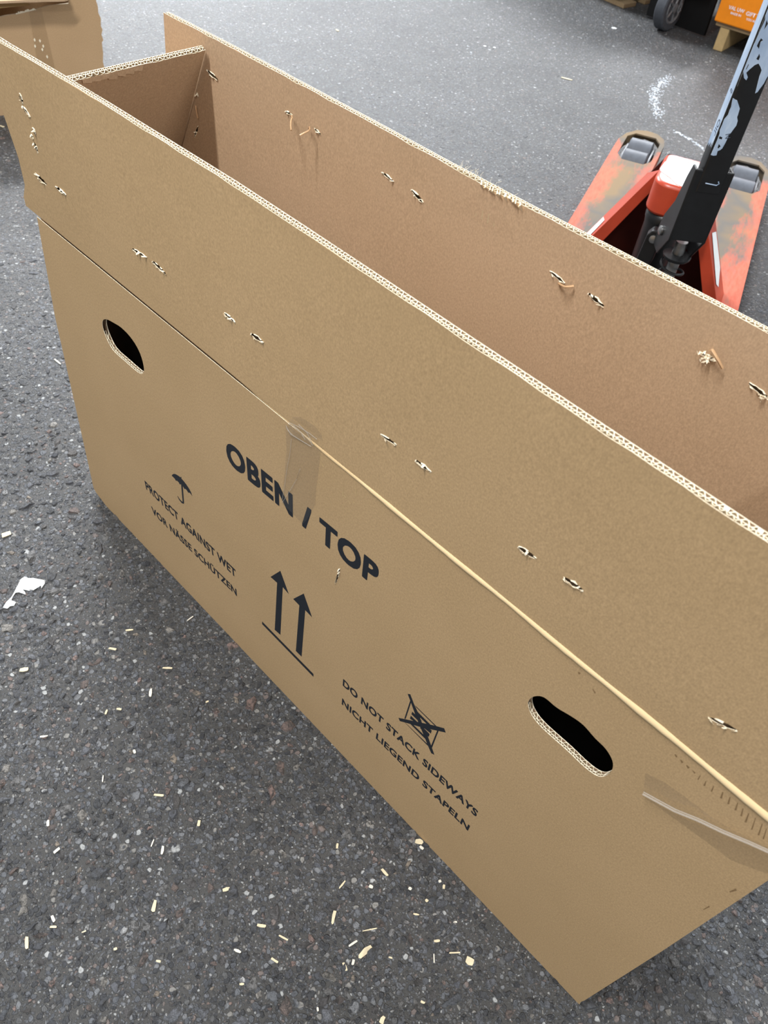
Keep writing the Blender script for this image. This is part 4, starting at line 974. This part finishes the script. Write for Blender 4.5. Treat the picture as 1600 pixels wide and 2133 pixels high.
for (a, b, w_) in [((650, 5), (692, 15), 9), ((675, 33), (692, 50), 6), ((480, 150), (512, 186), 6), ((295, 208), (262, 250), 3), ((415, 236), (436, 243), 6), ((253, 18), (251, 46), 5), ((241, 362), (226, 432), 6), ((355, 515), (312, 547), 4), ((428, 545), (362, 606), 10),
                   ((283, 628), (301, 672), 5), ((337, 613), (330, 642), 5), ((746, 520), (778, 516), 5), ((800, 230), (796, 252), 5), ((775, 206), (780, 220), 5), ((912, 612), (952, 630), 13), ((826, 580), (884, 577), 2.5), ((747, 583), (749, 632), 2.5),
                   ((492, 903), (476, 942), 8), ((680, 826), (700, 838), 4), ((150, 858), (154, 880), 4), ((380, 468), (460, 452), 2), ((705, 305), (716, 318), 5), ((618, 246), (632, 256), 5), ((640, 380), (672, 384), 3), ((515, 600), (535, 607), 3), ((848, 425), (866, 420), 3)]:
    chips.append((Z2(*a), Z2(*b), w_))
for (a, b, w_) in [((728, 804), (778, 813), 5), ((133, 952), (192, 944), 8), ((1008, 1073), (1001, 1127), 5), ((778, 1208), (812, 1213), 4), ((838, 687), (890, 680), 3.5), ((268, 1396), (322, 1388), 3.5), ((15, 55), (76, 34), 12), ((1084, 935), (1150, 938), 4), ((895, 1480), (903, 1505), 5),
                   ((1372, 1165), (1392, 1156), 4), ((704, 1245), (716, 1215), 4), ((1250, 620), (1290, 590), 2.5)]:
    chips.append((Z3(*a), Z3(*b), w_))
far = [((1168, 162), (1193, 168), 4), ((0, 263), (9, 266), 4), ((114, 749), (127, 760), 3), ((108, 455), (119, 462), 4), ((700, 62), (705, 66), 3)]
chips += far
rk = lambda q: (round(q[0]), round(q[1]))
SPECIAL = {rk(Z2(912, 612)): 'thick frayed white wood chip, the chunkiest, near the lower right corner of the big box',
           rk(Z2(428, 545)): 'frayed bundle of pale wood fibres on the asphalt below the big box',
           rk(Z2(650, 5)): 'bright pale chip touching the lower edge of the big box',
           rk(Z3(15, 55)): 'flat cream chip just above the torn white paper scrap',
           rk(Z3(133, 952)): 'short thick white chip below the torn white paper scrap',
           rk(Z1(866, 735)): 'long straight straw-coloured stick in the open asphalt at the lower left',
           rk(Z1(150, 938)): 'yellowish upright straw piece nearest the lower left edge of the photo',
           rk((1168, 162)): 'long pale splinter on the far asphalt beyond the back flap',
           rk((0, 263)): 'white chip on the asphalt right below the second cardboard box'}
for i, (a, b, w_) in enumerate(chips):
    if 1.045 * (a[0] - 190) + 1028 > a[1] - 3 and a[1] > 1100: continue
    o = splinter(a, b, w_, M['straw'] if i % 3 else M['straw_w'], 500 + i)
    own = SPECIAL.get((round(a[0]), round(a[1])))
    if own: tag(o, own, 'splinter')
    else:
        ratio = math.hypot(b[0] - a[0], b[1] - a[1]) / w_
        shp = 'thin' if ratio > 5.5 else ('stubby' if ratio < 2.6 else 'short')
        tone_ = 'straw-coloured' if i % 3 else 'bleached white'
        m0 = ((a[0] + b[0]) / 2, (a[1] + b[1]) / 2)
        if a in [f[0] for f in far]: where = 'on the asphalt left of the big box' if a[0] < 300 else 'on the far asphalt behind the big box'
        elif m0[1] < 1440: where = 'below the torn white paper scrap'
        elif m0[1] < 1600: where = 'below the arrow print of the big box'
        elif m0[0] < 300: where = 'at the lower left of the open asphalt'
        elif m0[0] < 600: where = 'in the middle of the open asphalt'
        elif m0[0] < 780: where = 'in the litter patch left of the box corner'
        else: where = 'close to the bottom right corner of the big box'
        tag(o, shp + ' ' + tone_ + ' wood splinter lying ' + where, 'splinter', 'wood splinters ' + where)
for (p, lab, s) in [((1279, 60), 'small bright white scrap on the asphalt in front of the caster wheel', 9), ((1010, 97), 'tiny white scrap on the far asphalt, left one of a pair', 5), ((1030, 100), 'tiny white scrap on the far asphalt, right one of a pair', 5)]:
    c = onz(*p); o = MB().prism([(-.5, -.2), (.1, -.4), (.5, -.1), (.4, .3), (-.2, .35)], 0, .12).build('white_scrap', M['white']); k_ = s * np.linalg.norm(c - CAMP) / FPX
    o.scale = (k_, k_, k_); o.location = (c[0], c[1], .0012); tag(o, lab, 'scrap')
